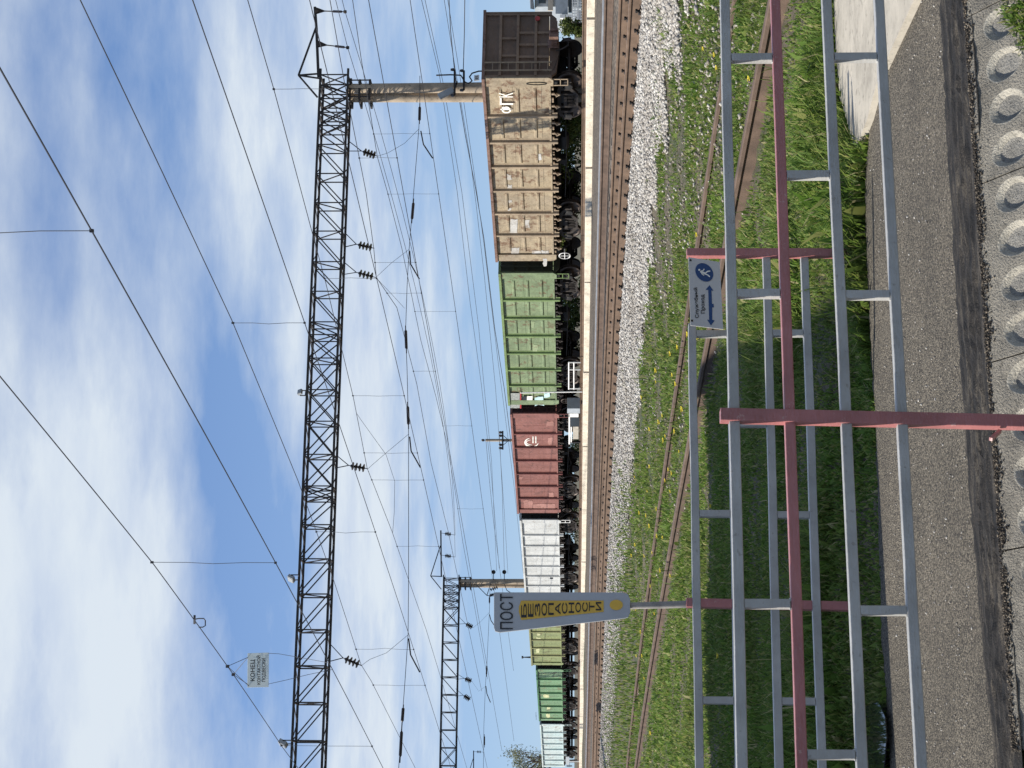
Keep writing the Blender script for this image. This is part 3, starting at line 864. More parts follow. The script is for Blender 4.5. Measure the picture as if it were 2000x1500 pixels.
# ------------------------------------------------------------------ text helper
def text_mesh(body, spacing=1.0):
    cu = bpy.data.curves.new('t', 'FONT'); cu.body = body; cu.space_character = spacing; cu.resolution_u = 6
    ob = bpy.data.objects.new('t', cu); COL.objects.link(ob)
    bpy.context.view_layer.update()
    dg = bpy.context.evaluated_depsgraph_get(); me = bpy.data.meshes.new_from_object(ob.evaluated_get(dg))
    vs = [v.co.copy() for v in me.vertices]; fs = [tuple(p.vertices) for p in me.polygons]
    bpy.data.objects.remove(ob); bpy.data.curves.remove(cu); bpy.data.meshes.remove(me)
    x0, x1 = min(v.x for v in vs), max(v.x for v in vs); y0, y1 = min(v.y for v in vs), max(v.y for v in vs)
    return [((v.x - x0) / (x1 - x0), (v.y - y0) / (y1 - y0)) for v in vs], fs
def text_in(mb, body, TL, TR, BR, BL, bold=0):
    ts, fs = text_mesh(body)
    vs = []
    for a, b in ts:
        vs.append((TL.lerp(TR, a)).lerp(BL.lerp(BR, a), 1 - b))
    mb.add(vs, fs)
    if bold:
        ex_ = (TR - TL).normalized() * bold; ey_ = (TL - BL).normalized() * bold; nn = (TR - TL).cross(TL - BL).normalized() * .0002
        for i, (sx, sy) in enumerate(((1, 0), (-1, 0), (0, 1), (0, -1))):
            mb.add([v + ex_ * sx + ey_ * sy + nn * (i + 1) for v in vs], fs)

# ------------------------------------------------------------------ sign: ПОСТ БЕЗОПАСНОСТИ
def post_sign():
    c = at(303, 1095, 8.9); n = Vector((.20, -1, 0)).normalized()
    base = at(320, 1345, 8.96)
    root = empty('security_sign', base, label='tall tapered grey sign on a pole above the left maroon post', cat='sign')
    def pl(x, y, off_=0): return on_plane(*S(x, y), c + n * off_, n) - base
    out = [(964.5, 1160), (967, 1156.8), (1215, 1157), (1226, 1160), (1231, 1170), (1231, 1196), (1227, 1206), (1218, 1208), (976, 1235.5), (967, 1233.5), (964.5, 1226)]
    f = [pl(x, y) for x, y in out]; b = [p - n * .022 for p in f]
    MB().prism(f, b).build('sign_plate', M['signgrey'], root, bevel=.002)
    yp = [(1013, 1195), (1013.5, 1184), (1018, 1173), (1179, 1173), (1179, 1195), (1018, 1211)]
    mb = MB(); mb.add([pl(x, y, .0025) for x, y in yp], [tuple(range(6))])
    mb.add([pl(1203.5 + 13 * math.cos(t), 1181.5 + 10.2 * math.sin(t), .0025) for t in np.linspace(0, 2 * math.pi, 28, endpoint=False)], [tuple(range(28))])
    mb.build('yellow_panel', M['yellow'], root)
    mb = MB()
    def put(s_, x0, x1, yl, yr, bold=.0004): text_in(mb, s_, pl(x0, yl, .0045), pl(x0, yr, .0045), pl(x1, yr, .0045), pl(x1, yl, .0045), bold)
    put('ПОСТ', 976.5, 1001.7, 1229, 1160, .0004)
    for i, ch in enumerate('БЕЗОПАСНОСТИ'):
        x0 = 1018 + 13.25 * i; t = i / 11
        put(ch, x0, x0 + 10.4, 1206 - 14 * t, 1179 - 3 * t)
    mb.build('lettering', M['ink'], root)
    MB().tube([on_plane(*S(1226, 1183.5), c - n * .03, n) - base, at(*S(1345, 1180.5), 9.0) - FN * .005 - base], [.017, .019], 12).build('pole', M['pole'], root, smooth=True)
post_sign()

# ------------------------------------------------------------------ sign: Служебный проход
def passage_sign():
    n = -FN.normalized(); n = (n + Vector((.0, 0, -.1))).normalized()
    c = at(*S(1378, 573), 9.42)
    root = empty('direction_sign', c, label='pale plate with blue walking figure and double arrow on the rear fence', cat='sign')
    def z(x, y): return 1320 + x / 8.333, 480 + y / 8.333
    def pl(x, y, off_=0): return on_plane(*S(*z(x, y)), c + n * off_, n) - c
    q = [(205, 185), (715, 265), (770, 1360), (240, 1295)]
    f = [pl(*p) for p in q]
    MB().prism(f, [p - n * .004 for p in f]).build('sign_plate', M['signpale'], root)
    mb = MB()
    N = 40
    mb.add([pl(463 + 145 * math.cos(t) + 22 * math.sin(t) , 433 + 150 * math.sin(t) + 14 * math.cos(t), .002) for t in np.linspace(0, 2 * math.pi, N, endpoint=False)], [tuple(range(N))])
    ar = [(548, 640), (614, 732), (580, 728), (590, 945), (615, 945), (620, 1000), (592, 1002), (594, 1205), (634, 1217), (571, 1296), (508, 1203), (543, 1206), (527, 716), (484, 716)]
    mb.add([pl(*p, .002) for p in ar], [tuple(range(len(ar)))])
    mb.build('symbol_panel', M['blue'], root)
    mb = MB()
    def stroke(pts, w):
        for i in range(len(pts) - 1):
            a, b = Vector((*pts[i], 0)), Vector((*pts[i + 1], 0)); d = (b - a).normalized(); r = Vector((-d.y, d.x, 0)) * w / 2
            a2, b2 = a - d * w * .2, b + d * w * .2
            mb.add([pl(p.x, p.y, .0035 + .0003 * i) for p in (a2 + r, b2 + r, b2 - r, a2 - r)], [(0, 1, 2, 3)])
    mb.add([pl(381 + 16 * math.cos(t), 392 + 16 * math.sin(t), .0035) for t in np.linspace(0, 2 * math.pi, 16, endpoint=False)], [tuple(range(16))])
    stroke([(405, 418), (448, 440), (480, 452)], 34)
    stroke([(412, 410), (445, 402), (463, 378)], 15); stroke([(408, 430), (430, 462), (457, 480)], 14)
    stroke([(478, 448), (515, 418), (556, 410)], 19); stroke([(478, 458), (520, 476), (552, 503)], 19)
    mb.build('walking_figure', M['letter_white'], root)
    mb = MB()
    text_in(mb, 'Служебный', pl(312, 1175, .002), pl(290, 685, .002), pl(362, 682, .002), pl(388, 1172, .002), .0006)
    text_in(mb, 'Проход', pl(408, 1100, .002), pl(402, 795, .002), pl(474, 793, .002), pl(488, 1098, .002), .0006)
    mb.build('lettering', M['ink'], root)
    for x, y in ((238, 237), (262, 1220)):
        p = pl(x, y, 0)
        MB().tube([p - n * .03, p + n * .004], .006, 8).build('bolt', M['black'], root)
passage_sign()

# ------------------------------------------------------------------ freight wagons
HEAD = 1.30
LW, HW = 12.9, 1.565
ny = Vector((-math.cos(TH), -math.sin(TH), 0))          # local +y: the side facing the viewer
dv = Vector((DX, DY, 0))
corner = at(1347, 1000, 63.9); corner.z = HEAD
C0 = corner + dv * (LW / 2) - ny * HW

BOGIE = {}
def make_bogie(parent, x):
    b = empty('bogie', (x, 0, 0)); b.parent = parent
    if not BOGIE:
        w = MB(); 
        for sy in (-1, 1):
            w.lathe([(.10, sy * .68), (.44, sy * .69), (.475, sy * .70), (.475, sy * .81), (.40, sy * .82), (.36, sy * .78), (.16, sy * .78), (.13, sy * .86), (.11, sy * .98), (.0, sy * .99)] if sy > 0 else
                    [(.0, -.99), (.11, -.98), (.13, -.86), (.16, -.78), (.36, -.78), (.40, -.82), (.475, -.81), (.475, -.70), (.44, -.69), (.10, -.68)], 28, (0, 0, .475), 'y')
            w.lathe([(.505, sy * .70 - .015), (.505, sy * .70 + .015)], 28, (0, 0, .475), 'y')
        w.lathe([(.08, -.7), (.08, .7)], 12, (0, 0, .475), 'y')
        BOGIE['wheel'] = w.mesh('wheelset'); BOGIE['wheel'].materials.append(M['wheel'])
        BOGIE['wheel'].polygons.foreach_set('use_smooth', [True] * len(BOGIE['wheel'].polygons)); BOGIE['wheel'].set_sharp_from_angle(angle=R(35))
        f = MB(); t = .13
        for y in (.96,):
            def b2(p, q, h): f.bar((p[0], y, p[1]), (q[0], y, q[1]), t, h, up=(0, 0, 1))
            b2((-.75, .86), (.75, .86), .13)
            for s_ in (-1, 1):
                b2((s_ * .75, .86), (s_ * 1.12, .64), .14); b2((s_ * 1.12, .66), (s_ * 1.16, .40), .12)
                b2((s_ * .72, .44), (s_ * .36, .20), .13); b2((s_ * .70, .80), (s_ * .70, .42), .12)
                b2((s_ * .38, .82), (s_ * .38, .22), .11)
            b2((-.38, .20), (.38, .20), .12)
        BOGIE['frame'] = f.mesh('side_frame'); BOGIE['frame'].materials.append(M['under'])
        f = MB()
        for s_ in (-.22, 0, .22):
            pts = [(s_ + .085 * math.cos(a * .7854), .98 + .085 * math.sin(a * .7854), .27 + .0065 * a) for a in range(46)]
            f.tube(pts, .02, 5)
        f.box((0, .95, .63), (.66, .26, .12))
        BOGIE['spring'] = f.mesh('spring_set'); BOGIE['spring'].materials.append(M['under'])
        f = MB()
        f.lathe([(.13, .9), (.15, .92), (.15, 1.06), (.12, 1.09), (.0, 1.10)], 16, (0, 0, .475), 'y'); f.box((0, .97, .62), (.30, .14, .10))
        BOGIE['box'] = f.mesh('axle_box'); BOGIE['box'].materials.append(M['black'])
        f = MB().box((0, 0, .72), (.5, 1.9, .26)); f.lathe([(.25, .84), (.25, .98)], 16)
        BOGIE['bolster'] = f.mesh('bolster'); BOGIE['bolster'].materials.append(M['black'])
    def put(me, name, loc=(0, 0, 0), rz=0):
        o = bpy.data.objects.new(name, me); COL.objects.link(o); o.parent = b; o.location = loc; o.rotation_euler = (0, 0, rz)
    for s_ in (-.925, .925):
        put(BOGIE['wheel'], 'wheelset', (s_, 0, 0))
        for rz in (0, math.pi): put(BOGIE['box'], 'axle_box', (s_, 0, 0), rz)
    for rz in (0, math.pi):
        put(BOGIE['frame'], 'side_frame', (0, 0, 0), rz); put(BOGIE['spring'], 'spring_set', (0, 0, 0), rz)
    put(BOGIE['bolster'], 'bolster')

def make_wagon(k, H, paint, post, toprail, endm, label, ribbed, shift=0.0, latch=None):
    c = C0 + dv * (13.92 * k + shift)
    w = empty('gondola_wagon', c, math.pi / 2 + TH, label, 'freight wagon', 'freight wagons of the standing train')
    w['len'] = LW
    hl = LW / 2; zb, zt = 1.22, H - .10; ys = HW - .085
    posts = [-hl + .5 + 1.95 - .12 + 1.73 * i for i in range(6)]
    posts = [-4.06 + 1.69 * i for i in range(6)]
    edges = [-hl + .50] + posts + [hl - .50]
    for sgn, nm in ((1, 'side_wall'), (-1, 'side_wall')):
        mb = MB(); mb.box((0, sgn * (ys - .01), (zb + zt) / 2), (LW - .06, .02, zt - zb))
        if sgn > 0:
            hh = zt - zb
            for a, b in zip(edges[:-1], edges[1:]):
                a2, b2 = a + .2, b - .2
                if ribbed:
                    for f0 in (.20, .47, .74):
                        z0 = zb + hh * f0 + .06; r = .075; d_ = .05
                        fr = [(a2, ys, z0 - r), (b2, ys, z0 - r), (b2, ys, z0 + r), (a2, ys, z0 + r)]
                        tp = [(a2 + .08, ys + d_, z0 - r * .35), (b2 - .08, ys + d_, z0 - r * .35), (b2 - .08, ys + d_, z0 + r * .55), (a2 + .08, ys + d_, z0 + r * .55)]
                        mb.add(fr + tp, [(7, 6, 5, 4), (0, 4, 5, 1), (1, 5, 6, 2), (2, 6, 7, 3), (3, 7, 4, 0)])
                    mb.box(((a + b) / 2, ys + .006, zb + hh * .13), (b - a - .16, .012, .03))
                    mb.box(((a + b) / 2, ys + .005, zb + hh * .58), (b - a - .16, .01, .016))
                else:
                    for f0 in (.33, .66): mb.box(((a + b) / 2, ys + .003, zb + hh * f0), (b - a - .12, .006, .014))
                    mb.box(((a + b) / 2 + .1, ys + .003, (zb + zt) / 2), (.014, .006, hh - .1))
            for s_ in (-1, 1):
                x0 = s_ * (hl - .25); zl = zb - .16
                p = [(x0 - .25, zb + (.0 if s_ > 0 else 0)), (x0 + .25, zb), (x0 + .25, zt), (x0 - .25, zt)]
                p = [(x0 - .25, zl), (x0 + .10, zl), (x0 + .25, zl + .16), (x0 + .25, zt), (x0 - .25, zt)] if s_ > 0 else [(x0 - .10, zl), (x0 + .25, zl), (x0 + .25, zt), (x0 - .25, zt), (x0 - .25, zl + .16)]
                mb.prism([(a, HW - .005, b) for a, b in p], [(a, HW - .07, b) for a, b in p])
            mb.box((0, ys + .03, zb - .02), (LW - 1.0, .06, .07))
        mb.build(nm, paint, w)
    for sgn in (1, -1):
        for x in posts:
            mb = MB(); y0 = sgn * ys
            pr = [(-.15, .0), (-.085, .012), (-.055, .105), (.055, .105), (.085, .012), (.15, .0)]
            a = [Vector((x + p, y0 + sgn * (q + .004), .92)) for p, q in pr]; b = [Vector((p.x, p.y, H - .02)) for p in a]
            mb.prism(a, b); mb.build('side_post', post, w)
    mb = MB()
    for s_ in (-1, 1):
        mb.box((0, s_ * (HW - .02), H - .055), (LW + .02, .14, .11))
        mb.box((s_ * (hl - .05), 0, H - .055), (.12, 2 * HW - .2, .106))
    mb.build('top_rail', toprail, w)
    for s_ in (-1, 1):
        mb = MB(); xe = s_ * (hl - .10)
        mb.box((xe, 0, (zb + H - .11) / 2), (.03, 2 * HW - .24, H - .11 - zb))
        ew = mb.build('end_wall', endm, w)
        mb = MB(); hh = H - zb
        for f0 in (.20, .47, .73): mb.bar((xe + s_ * .06, -1.42, zb + hh * f0), (xe + s_ * .06, 1.42, zb + hh * f0), .10, .10)
        for y in (-.62, .0, .62): mb.bar((xe + s_ * .045, y * .9, zb), (xe + s_ * .045, y * .9, zb + hh * .47), .07, .10, up=(0, 1, 0))
        for y in (-.3, .5): mb.bar((xe + s_ * .045, y, zb + hh * .48), (xe + s_ * .045, y, zb + hh * .72), .07, .09, up=(0, 1, 0))
        for y in (-1.47, 1.47): mb.bar((xe + s_ * .02, y, zb - .1), (xe + s_ * .02, y, H - .11), .1, .16, up=(0, 1, 0))
        mb.build('end_rib', brownrib if k == 0 else endm, ew)
        mb = MB()
        for y in (.86, 1.22): mb.bar((xe + s_ * .13, y, zb - .1), (xe + s_ * .13, y, H - .1), .03, .05, up=(0, 1, 0))
        for i in range(8): mb.bar((xe + s_ * .13, .86, zb + .05 + i * .29), (xe + s_ * .13, 1.22, zb + .05 + i * .29), .022)
        mb.build('ladder', post if k == 0 else endm, w)
        mb = MB(); x = s_ * (hl - .06)
        f = [(x, -1.5, 1.2), (x, -1.25, .95), (x, -.4, .86), (x, .4, .86), (x, 1.25, .95), (x, 1.5, 1.2)]
        mb.prism([Vector(p) for p in f], [Vector((x - s_ * .12, p[1], p[2])) for p in f]); mb.build('end_beam', endm, w)
        mb = MB()
        mb.bar((s_ * (hl - .3), 0, 1.04), (s_ * (hl + .28), 0, 1.04), .24, .26)
        mb.box((s_ * (hl + .42), -.06, 1.04), (.28, .30, .36)); mb.box((s_ * (hl + .62), .16, 1.04), (.18, .14, .34)); mb.box((s_ * (hl + .58), -.18, 1.02), (.12, .10, .30))
        mb.box((s_ * (hl + .03), 0, 1.06), (.06, .42, .42))
        mb.build('coupler', rustrail if k == 0 else M['under'], w, bevel=.02)
        mb = MB()
        pts = [(s_ * (hl + .05), .35, .95), (s_ * (hl + .18), .36, .72), (s_ * (hl + .32), .30, .50), (s_ * (hl + .45), .2, .52), (s_ * (hl + .52), .12, .74)]
        mb.tube(pts, .025, 6); mb.tube([(s_ * (hl + .08), .1, .82), (s_ * (hl + .1), .6, .86), (s_ * (hl + .09), 1.25, 1.05)], .014, 5)
        mb.build('brake_hose', M['under'], w)
    # steps at the corner and brake wheel
    mb = MB(); x0 = -hl + .14
    for x in (x0, x0 + .36): mb.bar((x, HW - .05, 1.1), (x, HW - .05, .52), .05, .02, up=(0, 1, 0))
    for z in (.53, .80): mb.bar((x0, HW - .05, z), (x0 + .36, HW - .05, z), .05, .03)
    mb.build('foot_step', M['white'] if k == 3 else post, w)
    mb = MB(); n = 20; cw = Vector((hl - .45, HW - .03, .70))
    ring = [cw + Vector((.24 * math.cos(2 * math.pi * i / n), .04, .24 * math.sin(2 * math.pi * i / n))) for i in range(n + 1)]
    mb.tube(ring, .02, 6, False)
    for i in range(4): mb.bar(cw + Vector((0, .04, 0)), ring[i * 5], .025)
    mb.tube([cw + Vector((0, .05, 0)), cw - Vector((0, .3, 0))], .03, 6)
    mb.build('brake_wheel', M['white'] if k in (0,) else M['wheel'], w, smooth=True)
    # hatches: hinge brackets and locks under the side sill
    lm = hm = None
    for i in range(7):
        a, b = edges[i], edges[i + 1]
        for f0 in (.3, .7):
            x = a + (b - a) * f0
            if lm is None:
                mb = MB()
                mb.box((0, 0, -.06), (.10, .06, .16)); mb.bar((-.05, .0, -.10), (.06, .06, -.24), .10, .05)
                mb.prism([Vector((-.06, .05, -.2)), Vector((.16, .05, -.2)), Vector((.0, .07, -.36))], [Vector((-.06, .0, -.2)), Vector((.16, .0, -.2)), Vector((.0, .02, -.36))])
                o = mb.build('hatch_lock', latch or M['under'], w); lm = o.data
            else:
                o = bpy.data.objects.new('hatch_lock', lm); COL.objects.link(o); o.parent = w
            o.location = (x, HW - .09, zb - .05)
            for q in (-.3, .32):
                if hm is None:
                    o2 = MB().box((0, -.01, -.05), (.14, .05, .12)).build('hatch_hinge', latch or M['under'], w); hm = o2.data
                else:
                    o2 = bpy.data.objects.new('hatch_hinge', hm); COL.objects.link(o2); o2.parent = w
                o2.location = (x + q, HW - .09, zb - .05)
    MB().box((0, 0, 1.0), (LW - .3, .46, .34)).build('centre_sill', M['black'], w)
    mb = MB(); mb.box((0, 0, 1.185), (LW - .2, 2 * HW - .3, .03))
    for x in edges: mb.box((x, 0, 1.04), (.22, 2 * HW - .35, .24))
    mb.build('floor', M['black'], w)
    mb = MB(); mb.lathe([(.0, -.45), (.17, -.43), (.20, -.36), (.20, .36), (.17, .43), (.0, .45)], 14, (-1.2, .62, .68), 'x'); mb.bar((-1.5, .6, .9), (-1.5, .6, 1.1), .05); mb.bar((-.9, .6, .9), (-.9, .6, 1.1), .05)
    mb.build('air_reservoir', M['black'], w, smooth=True)
    mb = MB(); mb.lathe([(.0, -.2), (.15, -.19), (.15, .19), (.0, .2)], 12, (.6, .3, .72), 'x'); mb.tube([(-2.6, .9, .62), (-.8, .95, .60), (2.4, .9, .66)], .022, 5); mb.tube([(.8, .5, .62), (1.3, .8, .45), (1.8, .7, .55)], .018, 5); mb.box((.2, .55, .8), (.3, .3, .3))
    mb.build('brake_gear', M['black'], w)
    for x in (-4.33, 4.33): make_bogie(w, x)
    return w

tan = wagon_paint('tan_wagon_paint', (.375, .30, .19), (.16, .075, .035), (.28, .225, .155), 1.0, .55)
tanp = wagon_paint('tan_post_paint', (.34, .26, .17), (.16, .08, .04), None, .5)
rustrail = wagon_paint('rusty_rail_paint', (.22, .13, .095), (.12, .06, .035), None, .8)
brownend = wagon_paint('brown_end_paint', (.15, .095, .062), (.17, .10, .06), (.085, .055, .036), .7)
brownrib = wagon_paint('brown_rib_paint', (.23, .155, .10), (.20, .10, .055), None, .6)
green = wagon_paint('green_wagon_paint', (.205, .265, .14), (.15, .08, .04), (.135, .185, .095), .75, .55)
greenp = wagon_paint('green_post_paint', (.17, .25, .09), (.13, .08, .04), None, .4)
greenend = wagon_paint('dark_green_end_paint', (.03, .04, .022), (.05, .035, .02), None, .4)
redm = wagon_paint('red_wagon_paint', (.25, .105, .085), (.12, .06, .045), (.19, .075, .058), .5, .42)
redp = wagon_paint('red_post_paint', (.15, .045, .035), (.1, .05, .04), None, .2)
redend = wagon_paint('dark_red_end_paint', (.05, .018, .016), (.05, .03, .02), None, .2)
whitem = wagon_paint('white_wagon_paint', (.54, .55, .53), (.3, .25, .2), (.42, .43, .41), .3, .3)
olive = wagon_paint('olive_wagon_paint', (.24, .28, .12), (.15, .10, .05), (.19, .22, .10), .7, .5)
olivep = wagon_paint('olive_post_paint', (.27, .27, .12), (.17, .10, .05), None, .4)
green2 = wagon_paint('bright_green_wagon_paint', (.17, .30, .16), (.20, .16, .08), (.13, .22, .12), .8, .5)
green2p = wagon_paint('bright_green_post_paint', (.07, .19, .08), (.12, .10, .05), None, .3)
pale = wagon_paint('pale_wagon_paint', (.42, .53, .52), (.28, .17, .10), (.52, .57, .55), .55, .35)
W = []
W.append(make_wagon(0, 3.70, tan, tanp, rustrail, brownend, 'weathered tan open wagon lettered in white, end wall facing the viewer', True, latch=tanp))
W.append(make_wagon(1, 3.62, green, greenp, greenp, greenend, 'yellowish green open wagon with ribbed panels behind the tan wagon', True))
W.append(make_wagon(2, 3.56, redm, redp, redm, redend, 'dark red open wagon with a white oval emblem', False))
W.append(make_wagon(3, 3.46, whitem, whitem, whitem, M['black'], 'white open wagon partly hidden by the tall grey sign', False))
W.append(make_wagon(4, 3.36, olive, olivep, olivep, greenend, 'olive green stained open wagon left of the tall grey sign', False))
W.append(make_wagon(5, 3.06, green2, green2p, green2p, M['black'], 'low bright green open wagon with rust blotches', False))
W.append(make_wagon(6, 3.02, pale, pale, pale, M['black'], 'pale blue white open wagon at the far end of the train', False))
bpy.context.view_layer.update()

def on_wagon(k, x, y, off_=.0):
    """photo pixel -> local point on the viewer's side of wagon k"""
    o = W[k]; mw = Matrix.Translation(o.location) @ Matrix.Rotation(o.rotation_euler.z, 4, 'Z')
    p = mw @ Vector((0, HW - .085 + off_, 0)); n = ny
    return mw.inverted() @ on_plane(*S(x, y), p, n)
mb = MB()
def wl(k, mb, s_, x0, x1, yl, yr, off_, bold=0): text_in(mb, s_, on_wagon(k, x0, yl, off_), on_wagon(k, x0, yr, off_), on_wagon(k, x1, yr, off_), on_wagon(k, x1, yl, off_), bold)
wl(0, mb, 'Ф', 977.5, 1000.5, 221, 206.5, .066, .006); wl(0, mb, 'Г', 976.5, 1002, 204.5, 191.5, .066, .006); wl(0, mb, 'К', 975, 1001.5, 190, 181.5, .066, .006)
mb.build('lettering', M['letter_white'], W[0])
def patches(k, rects, mat, off_=.012, jit=1.2):
    for (x0, x1, y0, y1) in rects:
        loop = []
        for a, b in (((x0, y1), (x0, y0)), ((x0, y0), (x1, y0)), ((x1, y0), (x1, y1)), ((x1, y1), (x0, y1))):
            for t in (0, .35, .7): loop.append((a[0] + (b[0] - a[0]) * t + random.uniform(-jit, jit), a[1] + (b[1] - a[1]) * t + random.uniform(-jit, jit)))
        MB().add([on_wagon(k, x, y, off_) for x, y in loop], [tuple(range(len(loop)))]).build('paint_patch', mat, W[k])
pw = wagon_paint('faded_white_patch', (.50, .49, .46), (.33, .25, .17), (.38, .35, .30), .7, .4)
patches(0, [(987, 999, 341, 351), (991, 999, 361, 368), (1052, 1058, 301, 313)], pw, .012)
patches(0, [(993, 1000, 391, 396), (992, 998, 406, 412), (996, 1011, 428, 461), (1024, 1034, 430, 445), (999, 1014, 484, 499), (1039, 1056, 489, 505), (1058, 1072, 489, 505)], pw, .012)
patches(0, [(1061, 1068, 505, 520)], pw, .085)
palegreen = wagon_paint('pale_green_patch', (.29, .35, .20), (.2, .14, .08), (.21, .27, .14), .6, .4)
patches(1, [(1037, 1044, 627, 640), (1040, 1050, 673, 690), (1068, 1074, 718, 722)], palegreen, .012)
patches(1, [(997, 1015, 768, 797)], plain('grey_patch', (.25, .26, .24), .7, 0, .4, 9), .070, .4)
patches(1, [(1015.5, 1018, 766, 798)], M['redlamp'], .072, .2)
patches(1, [(1020, 1028, 774, 789)], M['ink'], .07, .3); patches(1, [(1029, 1040, 774, 789)], M['letter_white'], .07, .3)
patches(1, [(1044, 1062, 776, 792), (1062, 1074, 768, 776)], plain('light_blue_graffiti', (.42, .58, .58), .7, 0, .3, 8), .07, 1.6)
# emblem of the red wagon: two sweeping strokes and two bars
mb = MB()
def ell(k, mb, cx, cy, rx, ry, t0, t1, w0, w1, off_):
    n = 28; pts = []
    for i in range(n + 1):
        t = t0 + (t1 - t0) * i / n; w_ = w0 + (w1 - w0) * math.sin(math.pi * i / n)
        pts.append(((cx + (rx + w_ / 2) * math.cos(t), cy + (ry + w_ / 2) * math.sin(t)), (cx + (rx - w_ / 2) * math.cos(t), cy + (ry - w_ / 2) * math.sin(t))))
    for a, b in zip(pts[:-1], pts[1:]):
        mb.add([on_wagon(k, *p, off_) for p in (a[0], b[0], b[1], a[1])], [(0, 1, 2, 3)])
ell(2, mb, 1038.5, 864, 13, 8.5, .2, 4.4, .6, 3.2, .014); mb.build('emblem', M['letter_white'], W[2])
mb = MB(); ell(2, mb, 1045, 864, 17, 5.5, 1.9, 4.2, .5, 1.6, .016); mb.build('emblem', M['letter_white'], W[2])
for x, y0, y1 in ((1041, 852.5, 866), (1046.5, 852.5, 866)):
    for j in range(5):
        a = y0 + (y1 - y0) * (j + .1) / 5; b = y0 + (y1 - y0) * (j + .8) / 5
        MB().add([on_wagon(2, x - 1.3, b, .016), on_wagon(2, x - 1.3, a, .016), on_wagon(2, x + 1.3, a, .016), on_wagon(2, x + 1.3, b, .016)], [(0, 1, 2, 3)]).build('emblem', M['letter_white'], W[2])
pink = wagon_paint('pink_faded_patch', (.40, .20, .165), (.2, .1, .07), (.27, .12, .095), .5, .4)
patches(2, [(1023, 1040, 977, 996), (1041, 1085, 984, 996)], pink, .012)
patches(2, [(1067, 1082, 823, 833), (1072, 1081, 963, 972), (1070, 1079, 855, 868), (1014, 1021, 931, 936)], pink, .014)
patches(3, [(1074, 1080, 1127, 1131)], M['ink'], .012, .3)
yel = plain('pale_yellow_patch', (.46, .47, .26), .7, 0, .35, 9)
patches(4, [(1047, 1056, 1245, 1249), (1047, 1054, 1267, 1276), (1049, 1056, 1238, 1241)], yel, .012)
patches(5, [(1062, 1072, 1356, 1362), (1068, 1074, 1380, 1386), (1066, 1074, 1395, 1401)], yel, .012)
# hook of black bent bar on the first wagon's corner plate and the red tail disc
mb = MB()
loop = [on_wagon(0, 1028 + 20 * (1 - math.cos(t)), 163.5 + 2.4 * math.sin(t), .10) for t in np.linspace(0, 2 * math.pi, 16)]
mb.tube(loop, .014, 5, False); mb.build('grab_handle', M['black'], W[0])
MB().lathe([(.10, -.02), (.10, .02)], 20, (-LW / 2 - .02, -1.18, 1.66), 'x').build('tail_disc', M['redlamp'], W[0])
# small lamp bracket standing on the olive wagon's rim
mb = MB(); hl = LW / 2
mb.bar((hl - 1.5, HW - .05, 3.3), (hl - 1.62, HW - .05, 3.9), .05); mb.bar((hl - 1.75, HW - .05, 3.3), (hl - 1.62, HW - .05, 3.9), .05); mb.box((hl - 1.62, HW - .05, 3.95), (.28, .1, .12))
mb.build('rim_bracket', M['black'], W[4])

# ------------------------------------------------------------------ pale concrete edge between the tracks
qw = 40.0 * CT
joints = [-60, 37, 172 - 22, 328, 551, 727, 872, 995, 1097, 1190, 1267, 1345, 1399, 1452, 1500, 1545]
joints = [-120, 37, 328, 551, 727, 872, 995, 1097, 1190, 1267, 1345, 1399, 1452, 1500]
def wall_pt(u):
    y = 40.0 * F / (u + 1000.0); return Vector((40.0 - .515 * y, y, 0))
words = ['rightmost, beside the wagon end', 'below the lettered tan wagon', 'below the left half of the tan wagon', 'below the gap of tan and green wagons', 'below the green wagon middle', 'below the red wagon, right end', 'below the red wagon, left half', 'below the white wagon', 'at the right edge of the tall sign', 'hidden mostly by the tall sign', 'below the olive wagon', 'below the bright green wagon', 'at the left edge below the pale wagon']
for i in range(len(joints) - 1):
    a, b = wall_pt(1500 - joints[i]), wall_pt(1500 - joints[i + 1])
    a = a + dv * .05 - ny * random.uniform(0, .03); b = b - dv * .05 - ny * random.uniform(0, .03)
    zt = 1.185 + random.uniform(-.014, .010)
    th = -ny * .7
    o = MB().prism([a + Vector((0, 0, zt)), b + Vector((0, 0, zt)), b + Vector((0, 0, .70)), a + Vector((0, 0, .70))],
                   [p + th for p in (a + Vector((0, 0, zt)), b + Vector((0, 0, zt)), b + Vector((0, 0, .70)), a + Vector((0, 0, .70)))]).build('concrete_block', M['block'], origin=a, bevel=.015)
    tag(o, 'pale concrete edge block ' + words[i], 'concrete block', 'pale concrete blocks edging the platform')

# ------------------------------------------------------------------ overhead line gantries
GD = Vector((.9636, .2674, 0)); GN = Vector((-.2674, .9636, 0))
class Gantry:
    def __init__(s, x0, y0): s.p0 = Vector((x0, y0, 0))
    def s_of(s, u):
        k = (u - U0) / F; return (k * s.p0.y - s.p0.x) / (GD.x - k * GD.y)
    def pt(s, sx, sy, back=0.0):        # photo pixel -> point in the gantry's plane
        u, v = S(sx, sy); return on_plane(u, v, s.p0 + GN * back, GN)
g1 = Gantry(11.72, 68.0); g2 = Gantry(-14.72, 130.0)

